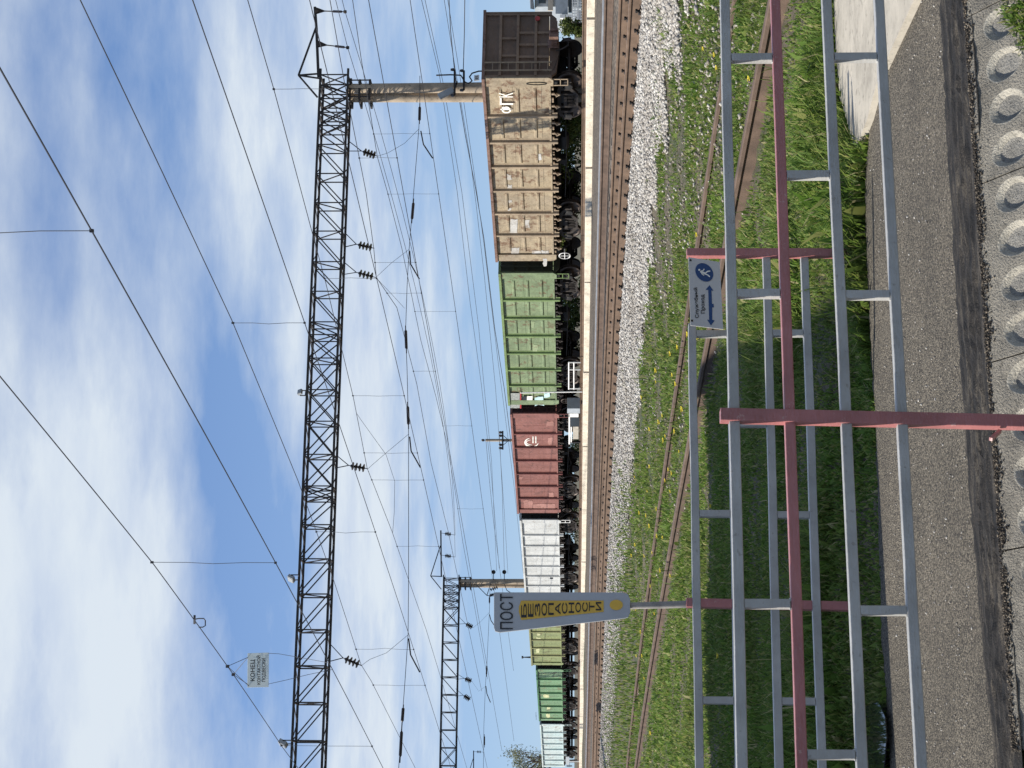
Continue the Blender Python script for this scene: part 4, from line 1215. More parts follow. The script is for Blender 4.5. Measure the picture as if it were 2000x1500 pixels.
def build_gantry(g, zb, zt, w, stations, mid, xs, cs, left_s, label, chord, thin, mat, col_label):
    root = empty('overhead_gantry', g.p0 + Vector((0, 0, 1.0)), label=label, cat='gantry', group='lattice gantries over the tracks')
    o = root.location.copy()
    def q(s_, f, t): return g.p0 + GD * s_ + GN * (w * f) + Vector((0, 0, zt if t else zb)) - o
    beam = MB()
    s0, s1 = stations[0], stations[-1]
    for f in (0, 1):
        for t in (0, 1):
            beam.bar(q(s0 + .25, f, t), q(s1, f, t), chord, chord)
    bo = beam.build('chords', mat, root)
    lat = MB()
    for i, s_ in enumerate(stations):
        for f in (0, 1): lat.bar(q(s_, f, 0), q(s_, f, 1), thin, thin)
        for t in (0, 1): lat.bar(q(s_, 0, t), q(s_, 1, t), thin)
        a, b = (1, 0) if i % 2 else (0, 1)
        lat.bar(q(s_, a, 0), q(s_, b, 1), thin * .8)
        if i < len(stations) - 1:
            n_ = stations[i + 1]
            for f in (0, 1):
                cross = any(lo <= s_ <= hi for lo, hi in xs)
                if cross or s_ > mid: lat.bar(q(s_, f, 1), q(n_, f, 0), thin * .9)
                if cross or s_ <= mid: lat.bar(q(s_, f, 0), q(n_, f, 1), thin * .9)
            m_ = (s_ + n_) / 2
            for t in (0, 1):
                lat.bar(q(s_, 0, t), q(m_, 1, t), thin * .6); lat.bar(q(m_, 1, t), q(n_, 0, t), thin * .6)
    lat.build('lattice_bracing', mat, root)
    # columns: a pair of spun concrete posts at each end
    for k, s_ in enumerate((0.0, left_s)):
        for j, (da, db, r0, r1) in enumerate(((.0, .3, .235, .185), (-.21, .72, .225, .18))):
            base = g.p0 + GD * (s_ + da) + GN * db - o; base.z = -.4
            mb = MB().lathe([(r0, 0), (r1, zb - o.z + .4), (0, zb - o.z + .4)], 20, base)
            co = mb.build('column', M['column'], root, smooth=True)
        mb = MB()
        for z in (zb - .08, zb - .45, zb - .85):
            c = g.p0 + GD * (s_ - .12) + GN * .5 - o; c.z = z - o.z
            mb.bar(c - GD * .42 - GN * .35, c + GD * .42 - GN * .35, .05, .08); mb.bar(c - GD * .42 + GN * .5, c + GD * .42 + GN * .5, .05, .08)
            for e in (-.42, .42): mb.bar(c + GD * e - GN * .35, c + GD * e + GN * .5, .05, .08)
        for e in (-.3, .05, .4):
            c = g.p0 + GD * (s_ - .12 + e) + GN * .14 - o; mb.bar(Vector((c.x, c.y, zb - .9 - o.z)), Vector((c.x, c.y, zb - o.z)), .05, .02, up=GN)
        mb.build('column_collar', mat, root)
    return root, o

yf = [143, 163, 190, 217, 243, 280, 337, 394, 450, 510, 568, 628, 653, 699, 761, 823, 888, 950, 972, 1026, 1093, 1162, 1232, 1303, 1375, 1450]
st1 = [g1.s_of(1500 - y) for y in yf]
while st1[-1] > -33: st1.append(st1[-1] - 1.31)
G1, o1 = build_gantry(g1, 10.47, 11.56, .9, st1, g1.s_of(700), [(g1.s_of(1500 - 955), g1.s_of(1500 - 640)), (g1.s_of(1500 - 192), g1.s_of(1500 - 160)), (g1.s_of(1500 - 230), g1.s_of(1500 - 215))], None, -32.5,
    'black lattice gantry crossing the whole sky on concrete columns', .082, .046, M['steel'], '')
st2 = [.2 - .55 * i for i in range(5)]
while st2[-1] > -40: st2.append(st2[-1] - 1.28)
G2, o2 = build_gantry(g2, 10.2, 11.36, .9, st2, -20, [(-16.5, -11.2), (-3.2, -.2)], None, -39.5,
    'smaller distant lattice gantry behind the tall grey sign', .08, .05, M['steel2'], '')
# outriggers with struts
def outrigger(g, root, o, arm, apex, feet, mat, r=.05):
    mb = MB(); p = [g.pt(*a) - o for a in arm]
    for a, b in zip(p[:-1], p[1:]): mb.bar(a, b, r * 2, r * 2)
    ap = g.pt(*apex) - o
    for f in feet: mb.bar(ap, g.pt(*f) - o, r * 1.3, r * 1.3)
    mb.build('outrigger', mat, root)
outrigger(g1, G1, o1, [(622, 150), (618, 55), (615, 14)], (583, 147), [(617, 54), (620, 190), (622, 144), (623, 153)], M['steel'])
outrigger(g2, G2, o2, [(862, 1126), (861, 1036)], (841, 1125), [(860, 1066), (862, 1151), (864, 1126)], M['steel2'])
g3 = Gantry(-40.6, 180.0)
st3 = [-.1 - 1.3 * i for i in range(9)]
G3, o3 = build_gantry(g3, 10.0, 11.2, .9, st3, -20, [], None, -10.5, 'farthest lattice gantry at the left edge above the bare tree', .09, .06, M['steel2'], '')
outrigger(g3, G3, o3, [(925, 1502), (925, 1466)], (916, 1508), [(924, 1482), (925, 1520)], M['steel2'])

def insulator(pa, pb, label, group, n=4, r=.14, lead=.12, mat=None, rod=.018):
    pa, pb = Vector(pa), Vector(pb); L = (pb - pa).length; d = (pb - pa).normalized()
    root = empty('insulator_string', pa, label=label, cat='insulator', group=group)
    MB().tube([(0, 0, 0), d * L], rod, 6).build('rod', M['wire'], root)
    rot = d.to_track_quat('Z', 'Y').to_matrix()
    for i in range(n):
        t = L * (lead + (1 - 2 * lead) * (i + .3) / n)
        mb = MB(); mb.lathe([(r * .25, -r * .35), (r * .4, -r * .1), (r, .12 * r), (r * .95, .3 * r), (r * .35, .25 * r), (r * .2, .5 * r)], 16)
        mb.v = [tuple(rot @ Vector(p) + d * t) for p in mb.v]
        mb.build('insulator_disc', M['insul'], root, smooth=True)
    return root
# hangers under the near gantry
H1 = [((683, 277), (683, 295), (706, 295), (737, 305), 'near the lettered tan wagon, rightmost under the near gantry'),
      ((676, 457), (675, 482), (696, 477), (731, 485), 'right one of the close pair under the near gantry'),
      ((672, 512), (671, 536), (696, 532), (734, 542), 'left one of the close pair under the near gantry'),
      ((657, 889), (656, 914), (681, 909), (718, 915.5), 'under the middle of the near gantry'),
      ((645, 1258), (643, 1292), (670, 1285), (706, 1300), 'leftmost under the near gantry')]
H2 = [((895, 1203), (894, 1219), (909, 1218), (924, 1226), 'rightmost under the distant gantry beside the tall sign'),
      ((891, 1315), (890, 1327), (907, 1325), (922, 1331), 'right one of the left pair under the distant gantry'),
      ((890, 1345), (889, 1360), (905, 1358), (919, 1367), 'left one of the left pair under the distant gantry')]
for g, HH in ((g1, H1), (g2, H2)):
    for a1, a2, ap, en, words in HH:
        r = insulator(g.pt(*ap), g.pt(*en), 'dark four disc insulator string ' + words, 'insulator strings under the gantries', 4, .155 if g is g1 else .2)
        mb = MB(); o = r.location
        for a in (a1, a2): mb.bar(g.pt(*a) - o, g.pt(*ap) - o, .03, .03)
        mb.build('hanger_rod', M['wire'], r)
def cone_insul(g, top, bot, label, n=0):
    a, b = g.pt(*top), g.pt(*bot)
    root = empty('insulator_string', a, label=label, cat='insulator', group='insulators on the gantry outriggers')
    v = b - a; d = v.normalized()
    MB().tube([(0, 0, 0), v * .08, v * .3, v * .32, v], [.15, .12, .03, .025, .02], 8).build('bracket', M['steel'], root)
    MB().tube([v * .58, v * .6, v * .88, v * .9], [.03, .05, .05, .03], 8).build('rod_insulator', M['insul'], root)
    MB().lathe([(.06, -.06), (.07, 0), (.06, .06)], 8, v).build('clamp', M['steel'], root)
cone_insul(g1, (616, 21), (674, 23), 'long rod insulator hanging at the outer tip of the near outrigger')
cone_insul(g1, (620, 86), (679, 93), 'long rod insulator hanging midway on the near outrigger')
for (t, b, wd) in (((861, 1041), (889, 1045), 'outer tip'), ((861, 1084), (889, 1088), 'inner half')):
    insulator(g2.pt(*t), g2.pt(*b), 'small insulator string hanging at the %s of the distant outrigger' % wd, 'insulators on the gantry outriggers', 4, .16, .3)
insulator(g3.pt(925, 1468), g3.pt(946, 1469), 'tiny insulator string on the farthest outrigger at left edge', 'insulators on the gantry outriggers', 3, .15, .3)

# floodlights, column lamp, plate, cross arms
def floodlight(g, x, y, size, yaw, label):
    p = g.pt(x, y); root = empty('floodlight', p, yaw, label, 'floodlight', 'floodlights on the near gantry')
    mb = MB(); Mx = Matrix.Rotation(R(-28), 3, 'X')
    mb.box((0, 0, 0), (size, size * .45, size * .8), Mx); mb.build('housing', M['lamp'], root, bevel=.01)
    mb = MB(); mb.box(Mx @ Vector((0, -size * .24, 0)), (size * .86, .02, size * .66), Mx); mb.build('glass', M['lampglass'], root)
    mb = MB(); mb.bar((-size * .55, .05, 0), (-size * .55, .05, -size * .9), .03); mb.bar((size * .55, .05, 0), (size * .55, .05, -size * .9), .03); mb.bar((-size * .6, .05, -size * .9), (size * .6, .05, -size * .9), .03)
    mb.build('bracket', M['steel'], root)
floodlight(g1, 586, 766, .22, R(40), 'small tan floodlight above the middle of the gantry')
floodlight(g1, 569, 1130, .30, R(-50), 'floodlight on the gantry above the tall grey sign')
floodlight(g1, 553, 1452, .36, R(-60), 'large floodlight at the left end of the gantry')
def column_gear():
    c = g1.pt(880, 178)
    root = empty('street_lamp', g1.pt(887, 172), label='grey flat street lamp on the right gantry column', cat='street lamp')
    a, b = g1.pt(886, 175) - root.location, g1.pt(857, 189) - root.location
    d = (b - a).normalized()
    MB().bar(a, b, .26, .10, up=GN).build('lamp_head', M['lamp'], root, bevel=.02)
    MB().bar(a + d * .38 - GN * .052, b - d * .05 - GN * .052, .17, .012, up=GN).build('lamp_glass', M['lampglass'], root)
    MB().tube([a, Vector((0, .1, -.02)), Vector((.3, .2, -.1))], .03, 8).build('arm', M['steel'], root)
    root = empty('number_plate', g1.pt(931, 153, -.1), label='small white number plate low on the gantry column', cat='plate')
    f = [g1.pt(x, y, -.02) - root.location for x, y in ((926, 158), (926, 147), (936, 146), (936, 157))]
    MB().prism(f, [p + GN * .02 for p in f]).build('plate', M['white'], root)
    mb = MB()
    for y in (150, 153.5): 
        f = [g1.pt(x, yy_, -.025) - root.location for x, yy_ in ((928, y + 1), (928, y - .6), (933.5, y - .6), (933.5, y + 1))]; mb.add(f, [(0, 1, 2, 3)])
    mb.build('plate_mark', M['ink'], root)
    for (x, y0, y1, wd) in ((888, 136, 186, 'upper'), (906, 138, 176, 'lower')):
        p = g1.pt(x, (y0 + y1) / 2, -.15); root = empty('cross_arm', p - G1.location); root.parent = G1
        a, b = g1.pt(x, y0, -.15) - p, g1.pt(x, y1, -.15) - p
        MB().bar(a, b, .06, .08).build('arm', M['steel'], root)
        for e in (a, b): MB().lathe([(.03, 0), (.06, .03), (.06, .1), (.04, .16)], 10, e).build('pin_insulator', M['insul'], root, smooth=True)
    root = empty('cable_coil', g1.pt(918, 142), label='black cable bundle running down the gantry column', cat='cable')
    pts = [g1.pt(x, y, -.2) - root.location for x, y in ((852, 147), (880, 146), (900, 147), (908, 160), (915, 163), (922, 158), (917, 150), (922, 143), (935, 139), (944, 139))]
    MB().tube(pts, .03, 6).build('cable', M['black'], root)
column_gear()
def far_column_gear():
    p = g2.pt(964, 1118, -.4)
    for x in (964, 985):
        p = g2.pt(x, 1117, -.3); r = empty('loudspeaker', p, label='round dark loudspeaker %s on the distant gantry column' % ('above' if x < 970 else 'below'), cat='loudspeaker', group='round loudspeakers on the distant column')
        MB().lathe([(.05, .25), (.07, .1), (.14, -.05), (.16, -.07), (.0, -.02)], 16, axis='y').build('horn', M['black'], r, smooth=True)
        a = g2.pt(x, 1117, -.1) - p; MB().bar(a, g2.pt(x, 1133, -.1) - p, .05, .05).build('arm', M['black'], r)
    p = g2.pt(953, 1146); r = empty('wire_bracket', p, label='thin bracket with strut and insulators left of the distant column', cat='bracket')
    mb = MB()
    for a, b in (((958, 1141), (951, 1163)), ((951, 1163), (957, 1164)), ((930, 1142), (951, 1163)), ((985, 1141), (990, 1153)), ((990, 1153), (998, 1158))): mb.bar(g2.pt(*a) - p, g2.pt(*b) - p, .05, .05)
    mb.build('bracket_frame', M['steel2'], r)
    for a, b in (((957, 1152), (972, 1147)), ((956, 1163), (966, 1161))):
        a, b = g2.pt(*a) - p, g2.pt(*b) - p; d = (b - a)
        mb = MB(); rot = d.to_track_quat('Z', 'Y').to_matrix()
        for i in range(4):
            m2 = MB().lathe([(.05, -.04), (.16, .02), (.05, .06)], 10); mb.add([rot @ Vector(q_) + a + d * (i + .5) / 4 for q_ in m2.v], m2.f)
        mb.tube([a, b], .02, 5); mb.build('disc_stack', M['insul'], r)
far_column_gear()

# ------------------------------------------------------------------ wires
def wire_path(pts3, seg=1):
    return pts3
def catenary(label, contact_px, mess_px, h, us, rc=.010, rm=.010, extra=None):
    cp = []
    for x, y in contact_px:
        u, v = S(x, y); d = ray(u, v); hh = h
        t = hh / d.z; cp.append(CAM + d * t)
    cp.sort(key=lambda p: p.y)
    X = np.array([p.x for p in cp]); Y = np.array([p.y for p in cp])
    k = np.polyfit(Y, X, 2 if len(cp) > 4 else 1)
    yend = Y[-1] + 45
    def plan(y):
        if y > Y[-1]: s_ = np.polyval(np.polyder(k), Y[-1]); return float(np.polyval(k, Y[-1]) + s_ * (y - Y[-1]))
        return float(np.polyval(k, y))
    def y_at(u):
        kk = (u - U0) / F; lo, hi = 3.0, 400.0
        f = lambda y: plan(y) - kk * y
        for _ in range(60):
            m = (lo + hi) / 2
            if f(m) > 0: lo = m
            else: hi = m
        return (lo + hi) / 2
    c = empty('overhead_line', (cp[0].x, cp[0].y, EYE + h), label=label, cat='overhead wires', group='catenary lines over the tracks')
    o = c.location.copy()
    def con(u):
        y = y_at(u); zs = np.interp(y, Y, [p.z for p in cp]); return Vector((plan(y), y, zs))
    mess = []
    for x, y in mess_px:
        u, v = S(x, y); yy_ = y_at(u); p = at(u, v, yy_); p.x = plan(yy_); mess.append(p)
    mess.sort(key=lambda p: p.y)
    MY = [p.y for p in mess]; MZ = [p.z for p in mess]
    def mes(u): y = y_at(u); return Vector((plan(y), y, float(np.interp(y, MY, MZ))))
    y0 = min(Y[0], MY[0]); ys_ = np.linspace(max(4, Y[0] - 14), yend, 44)
    MB().tube([Vector((plan(y), y, float(np.interp(y, Y, [p.z for p in cp])))) - o for y in ys_], rc, 5).build('contact_wire', M['wire'], c)
    my = sorted(set(list(np.linspace(max(4, MY[0] - 10), MY[-1] + 30, 40)) + MY))
    def mz(y):
        if y < MY[0]: return MZ[0] + (MZ[1] - MZ[0]) / (MY[1] - MY[0]) * (y - MY[0])
        if y > MY[-1]: return MZ[-1] - .004 * (y - MY[-1])
        return float(np.interp(y, MY, MZ))
    MB().tube([Vector((plan(y), y, mz(y))) - o for y in my], rm, 5).build('messenger_wire', M['wire'], c)
    for u in us:
        a, b = mes(u), con(u); m = a.lerp(b, .5) + Vector((random.uniform(-.03, .03), random.uniform(-.06, .06), 0))
        MB().tube([a - o, a.lerp(b, .28) - o, m - o, a.lerp(b, .75) - o, b - o], .0055, 4).build('dropper', M['wire_thin'], c)
        mb = MB(); mb.box(a - o, (.04, .06, .05)); mb.box(b - o, (.04, .06, .04)); mb.build('dropper_clip', M['wire'], c)
    return c, y_at, plan, mes, con
E_ = catenary('overhead wires nearest the viewer, carrying the hanging white board', [(0, 127), (180, 450), (300, 680), (540, 1097), (640, 1290), (727, 1459)],
    [(0, 735), (300, 1105), (380, 1215), (455, 1320), (553, 1465)], 5.6, [1052, 399, 40], .010, .010)
D_ = catenary('second overhead wires over the ballasted track, held at the leftmost insulator', [(377, 0), (595, 635), (657, 810), (734, 1046), (796, 1225), (832, 1347)],
    [(160, 0), (300, 297), (452, 623), (582, 940), (650, 1130), (705, 1300), (725, 1332), (810, 1500)], 5.6, [870, 460, 230, 160], .010, .010)
C_ = catenary('third overhead wires, held at the insulator under the gantry middle', [(605, 0), (636, 135), (672, 272), (695, 375), (747, 595), (785, 750), (826, 935), (857, 1067), (869, 1125)],
    [(485, 0), (535, 172), (607, 443), (636, 551), (690, 776), (717, 915), (766, 1040), (795, 1125), (832, 1230), (860, 1322)], 5.6, [1329, 957, 727, 615, 562, 432], .011, .011)
B_ = catenary('fourth overhead wires, held at the close pair of insulators', [(720, 0), (772, 297), (789, 375), (812, 512), (855, 750), (882, 908), (910, 1063)],
    [(645, 0), (672, 155), (715, 375), (730, 485), (735, 541), (775, 600), (814, 750), (842, 905), (875, 1037)], 5.6, [1193, 988, 928, 775], .012, .012)
A_ = catenary('fifth overhead wires above the freight wagons, held at the rightmost insulator', [(805, 0), (820, 147), (839, 265), (855, 375), (890, 607), (911, 750), (944, 995), (959, 1110)],
    [(689, 0), (705, 110), (725, 230), (737, 305), (757, 375), (785, 485), (822, 665), (852, 777), (872, 862), (889, 960), (904, 1060)], 5.6, [1240, 1122, 892, 668, 506], .013, .013)

def loose_wire(label, pts, r=.012, mat='wire_thin', group='single wires along the railway'):
    o = tag(MB().tube([p - pts[0] for p in pts], r, 4).build('overhead_wire', M[mat]), label, 'wire', group); o.location = pts[0]; return o
def along(q, px):
    x0 = q / CT; out = []
    for x, y in px:
        u, v = S(x, y); yy_ = x0 * F / (u + 1000.0); out.append(at(u, v, yy_))
    return out
# feeders of the outriggers
pa_, pb_ = g1.pt(674, 23), g2.pt(889, 1045)
pc_, pd_ = g1.pt(679, 93), g2.pt(889, 1088)
def span(a, b, sag, n=16): return [a.lerp(b, i / n) - Vector((0, 0, 4 * sag * (i / n) * (1 - i / n))) for i in range(n + 1)]
dd = (pb_ - pa_).normalized()
loose_wire('feeder wire between the outer tips of the two outriggers', span(pa_ - dd * 14 + Vector((0, 0, .35)), pa_, .0, 2) + span(pa_, pb_, 1.0)[1:], .012)
loose_wire('feeder wire between the inner insulators of the two outriggers', span(pc_ - dd * 14 + Vector((0, 0, .3)), pc_, 0, 2) + span(pc_, pd_, 1.0)[1:], .012)
lw = [('thick low wire to the upper cross arm of the gantry column', 42.4, [(876, -20), (880, 60), (888, 140), (908, 260), (930, 375), (945, 465), (966, 640), (985, 760), (1006, 930), (1024, 1100)], .016),
      ('thick low wire reaching the lower cross arm from the right', 42.4, [(908, -20), (907, 60), (905, 136)], .016),
      ('low thin wire just above the wagons, uppermost of the far bundle', 46, [(821, -10), (858, 145), (893, 375), (918, 590), (940, 750), (958, 910), (975, 1110)], .011),
      ('low thin wire in the far bundle beside the uppermost one', 47, [(828, -10), (865, 160), (902, 375), (935, 640), (945, 750), (960, 900), (970, 1115)], .011),
      ('low thin wire in the middle of the far bundle', 48, [(866, -10), (890, 140), (917, 300), (930, 400), (946, 540), (968, 760), (985, 1000), (992, 1120)], .011),
      ('low thin wire sinking toward the green wagon roof edge', 49, [(873, -10), (897, 140), (925, 330), (945, 475), (972, 700), (985, 800), (1004, 950), (1022, 1120)], .011),
      ('low wire from the utility pole top to the distant column', 52, [(949, 858), (956, 940), (964, 1020), (985, 1180), (1003, 1310)], .014),
      ('low wire from the utility pole crossarm toward the distant column', 52, [(975, 846), (981, 960), (985, 1115)], .014)]
for lb, q, px_, r in lw: loose_wire(lb, along(q, px_), r)
# cross-span wires with registration arms
def crossspan(g, pts, dark, arms, stitch, label, rw=.012, ra=.028):
    p0 = g.pt(*pts[0]); c = empty('cross_span', p0, label=label, cat='cross wire', group='cross wires with steady arms')
    MB().tube([g.pt(*p) - p0 for p in pts], rw, 5).build('span_wire', M['wire_thin'], c)
    for a, b in dark:
        a, b = g.pt(*a) - p0, g.pt(*b) - p0
        mb = MB().tube([a, a.lerp(b, .15), a.lerp(b, .2), a.lerp(b, .8), a.lerp(b, .85), b], [.02, .02, .055, .055, .02, .02], 8)
        mb.build('rod_insulator', M['insul'], c)
    for arm in arms: MB().tube([g.pt(*p) - p0 for p in arm], ra, 6).build('steady_arm', M['steel'], c)
    for st in stitch: MB().tube([g.pt(*p) - p0 for p in st], .007, 4).build('stay_wire', M['wire_thin'], c)
crossspan(g1, [(820, 148), (820, 200), (818, 252), (808, 375), (799, 487), (795, 560), (792, 650), (795, 720), (797, 800), (798, 848), (798, 1000), (798, 1125), (797, 1240), (791, 1330), (785, 1410), (778, 1510)],
    [((820, 202), (819, 242)), ((808, 388), (804, 436)), ((792, 636), (794, 690)), ((796, 785), (798, 838)), ((788, 1376), (785, 1416)), ((785, 1416), (781, 1490))],
    [[(822, 256), (827, 282), (845, 309)], [(800, 490), (802, 516), (819, 545)], [(800, 853), (803, 881), (821, 913)], [(798, 1247), (802, 1279), (820, 1313)]],
    [[(737, 305), (757, 299), (790, 280), (818, 252)], [(734, 542), (764, 514), (799, 487)], [(718, 916), (750, 888), (798, 848)], [(706, 1300), (722, 1288), (755, 1275), (797, 1240)], [(735, 543), (770, 580), (790, 602)], [(697, 808), (705, 820), (754, 888), (771, 940), (770, 1000), (767, 1040)]],
    'cross wire with four bent steady arms below the near gantry')
crossspan(g2, [(957, 1150), (956, 1190), (951, 1297), (948, 1340), (945, 1420), (944, 1510)], [((956, 1164), (956, 1180)), ((951, 1296), (950, 1322)), ((946, 1434), (946, 1460))],
    [[(956, 1200), (959, 1212), (965, 1221)], [(949, 1340), (951, 1355), (958, 1372)]], [[(924, 1226), (938, 1215), (956, 1196)], [(922, 1331), (935, 1350), (949, 1340)]],
    'small cross wire with steady arms below the distant gantry', .014, .035)

# the white board hanging between the nearest wires
def end_board():
    c_, y_at, plan, mes, con = E_
    yb = y_at(190); n = Vector((0, -1, 0))
    c = at(191, 504, yb)
    root = empty('end_of_line_board', c, label='white hanging board with three lines of black capitals', cat='sign')
    def pl(x, y, f=0): return on_plane(*S(x, y), c + n * f, n) - c
    q = [(483, 1343), (483.5, 1276), (525, 1274.5), (524.5, 1342)]
    f = [pl(*p) for p in q]
    MB().prism(f, [p - n * .012 for p in f]).build('sign_plate', M['signwhite'], root, bevel=.003)
    mb = MB()
    def put(s_, x0, x1, yl, yr, b): text_in(mb, s_, pl(x0, yl, .006), pl(x0, yr, .006), pl(x1, yr, .006), pl(x1, yl, .006), b)
    put('КОНЕЦ', 489, 499, 1330, 1288.5, .002); put('КОНТАКТНОЙ', 500.5, 508.5, 1337, 1280.5, .0015); put('ПОДВЕСКИ', 511.5, 519.5, 1331.5, 1286, .0015)
    mb.build('lettering', M['ink'], root)
    a, b = mes(1500 - 1305), mes(1500 - 1321)
    mb = MB()
    for p, t in ((a, (484, 1284)), (a, (486, 1340)), (b, (484, 1284)), (b, (486, 1338))): mb.tube([p - c, pl(*t)], .007, 5)
    d1 = con(1500 - 1297); d2 = con(1500 - 1310)
    mb.tube([pl(525, 1276), pl(545, 1277), pl(590, 1285), d1 - c], .006, 5); mb.tube([pl(524, 1336), pl(560, 1328), pl(600, 1318), d2 - c], .006, 5)
    mb.build('hanger_wire', M['wire_thin'], root)
    mb = MB()
    for p in (a, b): mb.box(p - c, (.06, .08, .07))
    mb.build('clamp', M['wire'], root)
    # jumper clamp on the messenger
    m = mes(1500 - 1214)
    r2 = empty('wire_clamp', m, label='messenger wire clamp with a small hanging cable loop', cat='clamp')
    MB().bar((-.09, .1, .015), (.1, -.1, -.03), .035, .045).build('clamp_body', M['wire'], r2)
    pts = [on_plane(*S(x, y), m, n) - m for x, y in ((378, 1210), (388, 1208), (398, 1208), (401, 1212), (401, 1222), (396, 1225), (388, 1225))]
    MB().tube(pts, .013, 6).build('cable_loop', M['wire'], r2)
end_board()

# ------------------------------------------------------------------ trackside things before the train
def trackside():
    def tp(x, y, q=38.3): 
        u, v = S(x, y); return at(u, v, q / CT * F / (u + 1000))
    b = tp(1131, 765); root = empty('marker_post', b, label='slender white post in front of the green wagon', cat='post')
    MB().tube([(0, 0, -.15), tp(1018, 767) - b], .035, 8).build('post', M['white'], root); MB().lathe([(.05, 0), (.05, .03), (.0, .05)], 8, tp(1018, 767) - b).build('cap', M['white'], root)
    b = tp(1131, 733); root = empty('guard_rail', b, label='low white tubular guard frame beside the wagon wheels', cat='railing')
    mb = MB()
    for y in (708, 722, 759): mb.tube([tp(1134, y) - b, tp(1111, y) - b], .035, 6)
    for x in (1111, 1121): mb.tube([tp(x, 707) - b, tp(x, 760) - b], .035, 6)
    mb.build('frame', M['white'], root)
    b = tp(1131, 835); root = empty('relay_cabinet', b, label='trackside cabinet with white lid, beige box and grey louvred end', cat='cabinet')
    def block(x0, x1, y0, y1, dep, mat, name, bev=.01):
        f = [tp(x0, y1) - b, tp(x0, y0) - b, tp(x1, y0) - b, tp(x1, y1) - b]; MB().prism(f, [p - ny * dep for p in f]).build(name, mat, root, bevel=bev)
    block(1110.5, 1113.5, 808, 868, .7, M['white'], 'lid'); block(1110.5, 1130, 808, 815, .6, M['white'], 'side_panel'); block(1114, 1132, 815.5, 833, .55, M['glass'], 'dark_box')
    block(1119, 1130, 833.5, 858, .55, M['patch'], 'beige_box'); block(1108, 1133, 798, 807.5, .6, M['tin'], 'louvred_end'); block(1114.5, 1117, 834, 864, .5, M['white'], 'shelf')
    block(1113.5, 1134, 864, 866, .1, M['black'], 'leg')
    b = tp(1130, 1487); root = empty('track_sign', b, label='small grey plate on a thin post at the left end of train', cat='sign')
    MB().tube([(0, 0, -.3), tp(1112, 1487) - b], .05, 6).build('post', M['white'], root)
    f = [tp(x, y) - b for x, y in ((1105, 1494), (1105, 1478), (1112, 1478), (1112, 1494))]; MB().prism(f, [p - ny * .03 for p in f]).build('sign_plate', M['tin'], root)
trackside()

# ------------------------------------------------------------------ background
def utility_pole():
    y = 115; b = at(640, 1120, y); b.z = 1.0
    root = empty('utility_pole', b, label='utility pole with crossarm showing above the red wagon', cat='utility pole')
    tp = at(640, 948, y) - b
    MB().lathe([(.11, 0), (.085, tp.z), (.0, tp.z)], 12).build('pole', M['column'], root, smooth=True)
    zc = (at(640, 982, y) - b).z
    MB().bar((-.62, -.1, zc), (.62, -.1, zc), .09, .1).build('cross_arm', M['steel'], root)
    mb = MB(); mb.bar((-.35, -.1, zc), (0, -.1, zc - .4), .04); mb.bar((.35, -.1, zc), (0, -.1, zc - .4), .04); mb.build('brace', M['steel'], root)
    for x, z in ((-.52, zc), (-.3, zc), (.3, zc), (.52, zc), (0, tp.z)):
        MB().lathe([(.03, .04), (.08, .08), (.09, .18), (.05, .26), (.0, .27)], 10, (x, -.1 if x else 0, z)).build('pin_insulator', M['insul'], root, smooth=True)
utility_pole()

def house():
    y = 112
    def hp(x, yy_, d=0): u, v = S(x, yy_); return at(u, v, y + d)
    b = hp(1130, 0); b.z = 1.0
    root = empty('house', b, label='grey clad house with porch beyond the end of the train', cat='house')
    def blk(name, x0, x1, y0, y1, d0, d1, mat): 
        f = [hp(x0, y1, d0) - b, hp(x0, y0, d0) - b, hp(x1, y0, d0) - b, hp(x1, y1, d0) - b]; MB().prism(f, [p + Vector((0, d1 - d0, 0)) for p in f]).build(name, mat, root)
    blk('wall', 1044, 1135, -220, 13, 0, 8, M['tin'])
    f = [hp(1036, 17, -.6) - b, hp(1026, -100, 4) - b, hp(1026, -240, 4) - b, hp(1036, -240, -.6) - b]
    g_ = [p + Vector((0, 0, -.18)) for p in f]; MB().prism(f, g_).build('roof', M['roofing'], root)
    f = [hp(1036, 17, -.6) - b, hp(1036, 17, 8.6) - b, hp(1026, -100, 4) - b]
    MB().prism(f, [p + Vector((-.05, 0, -.25)) for p in f]).build('gable', M['tin'], root)
    blk('corner_post', 1070, 1080, -200, 20, -.25, -.05, M['brick']); blk('porch_panel', 1085, 1109, -180, 27, -1.2, -.9, M['tin'])
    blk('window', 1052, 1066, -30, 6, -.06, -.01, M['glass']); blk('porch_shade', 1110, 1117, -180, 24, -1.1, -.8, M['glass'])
    blk('step', 1094, 1117, 28, 35, -1.6, -1.0, M['white'])
    # picket fence
    p0 = hp(1135, 30, -8); root = empty('picket_fence', p0, label='white picket fence in front of the grey house', cat='fence')
    def fp(x, yy_): return hp(x, yy_, -8) - p0
    mb = MB(); mb.bar(fp(1118, 66), fp(1118, -150), .05, .05); mb.bar(fp(1129, 66), fp(1129, -150), .05, .09); mb.bar(fp(1123, 66), fp(1123, -150), .03, .05); mb.build('rail', M['white'], root)
    mb = MB()
    for i in range(40):
        yy_ = 64 - i * 5.4; mb.bar(fp(1137, yy_), fp(1117, yy_), .06, .04, up=(0, 1, 0))
    for i in range(6):
        a, c_ = 60 - i * 22, 44 - i * 22
        mb.add([fp(1126, a), fp(1126, c_), fp(1135, c_), fp(1135, a)], [(0, 1, 2, 3)])
    mb.build('pickets', M['white'], root)
house()

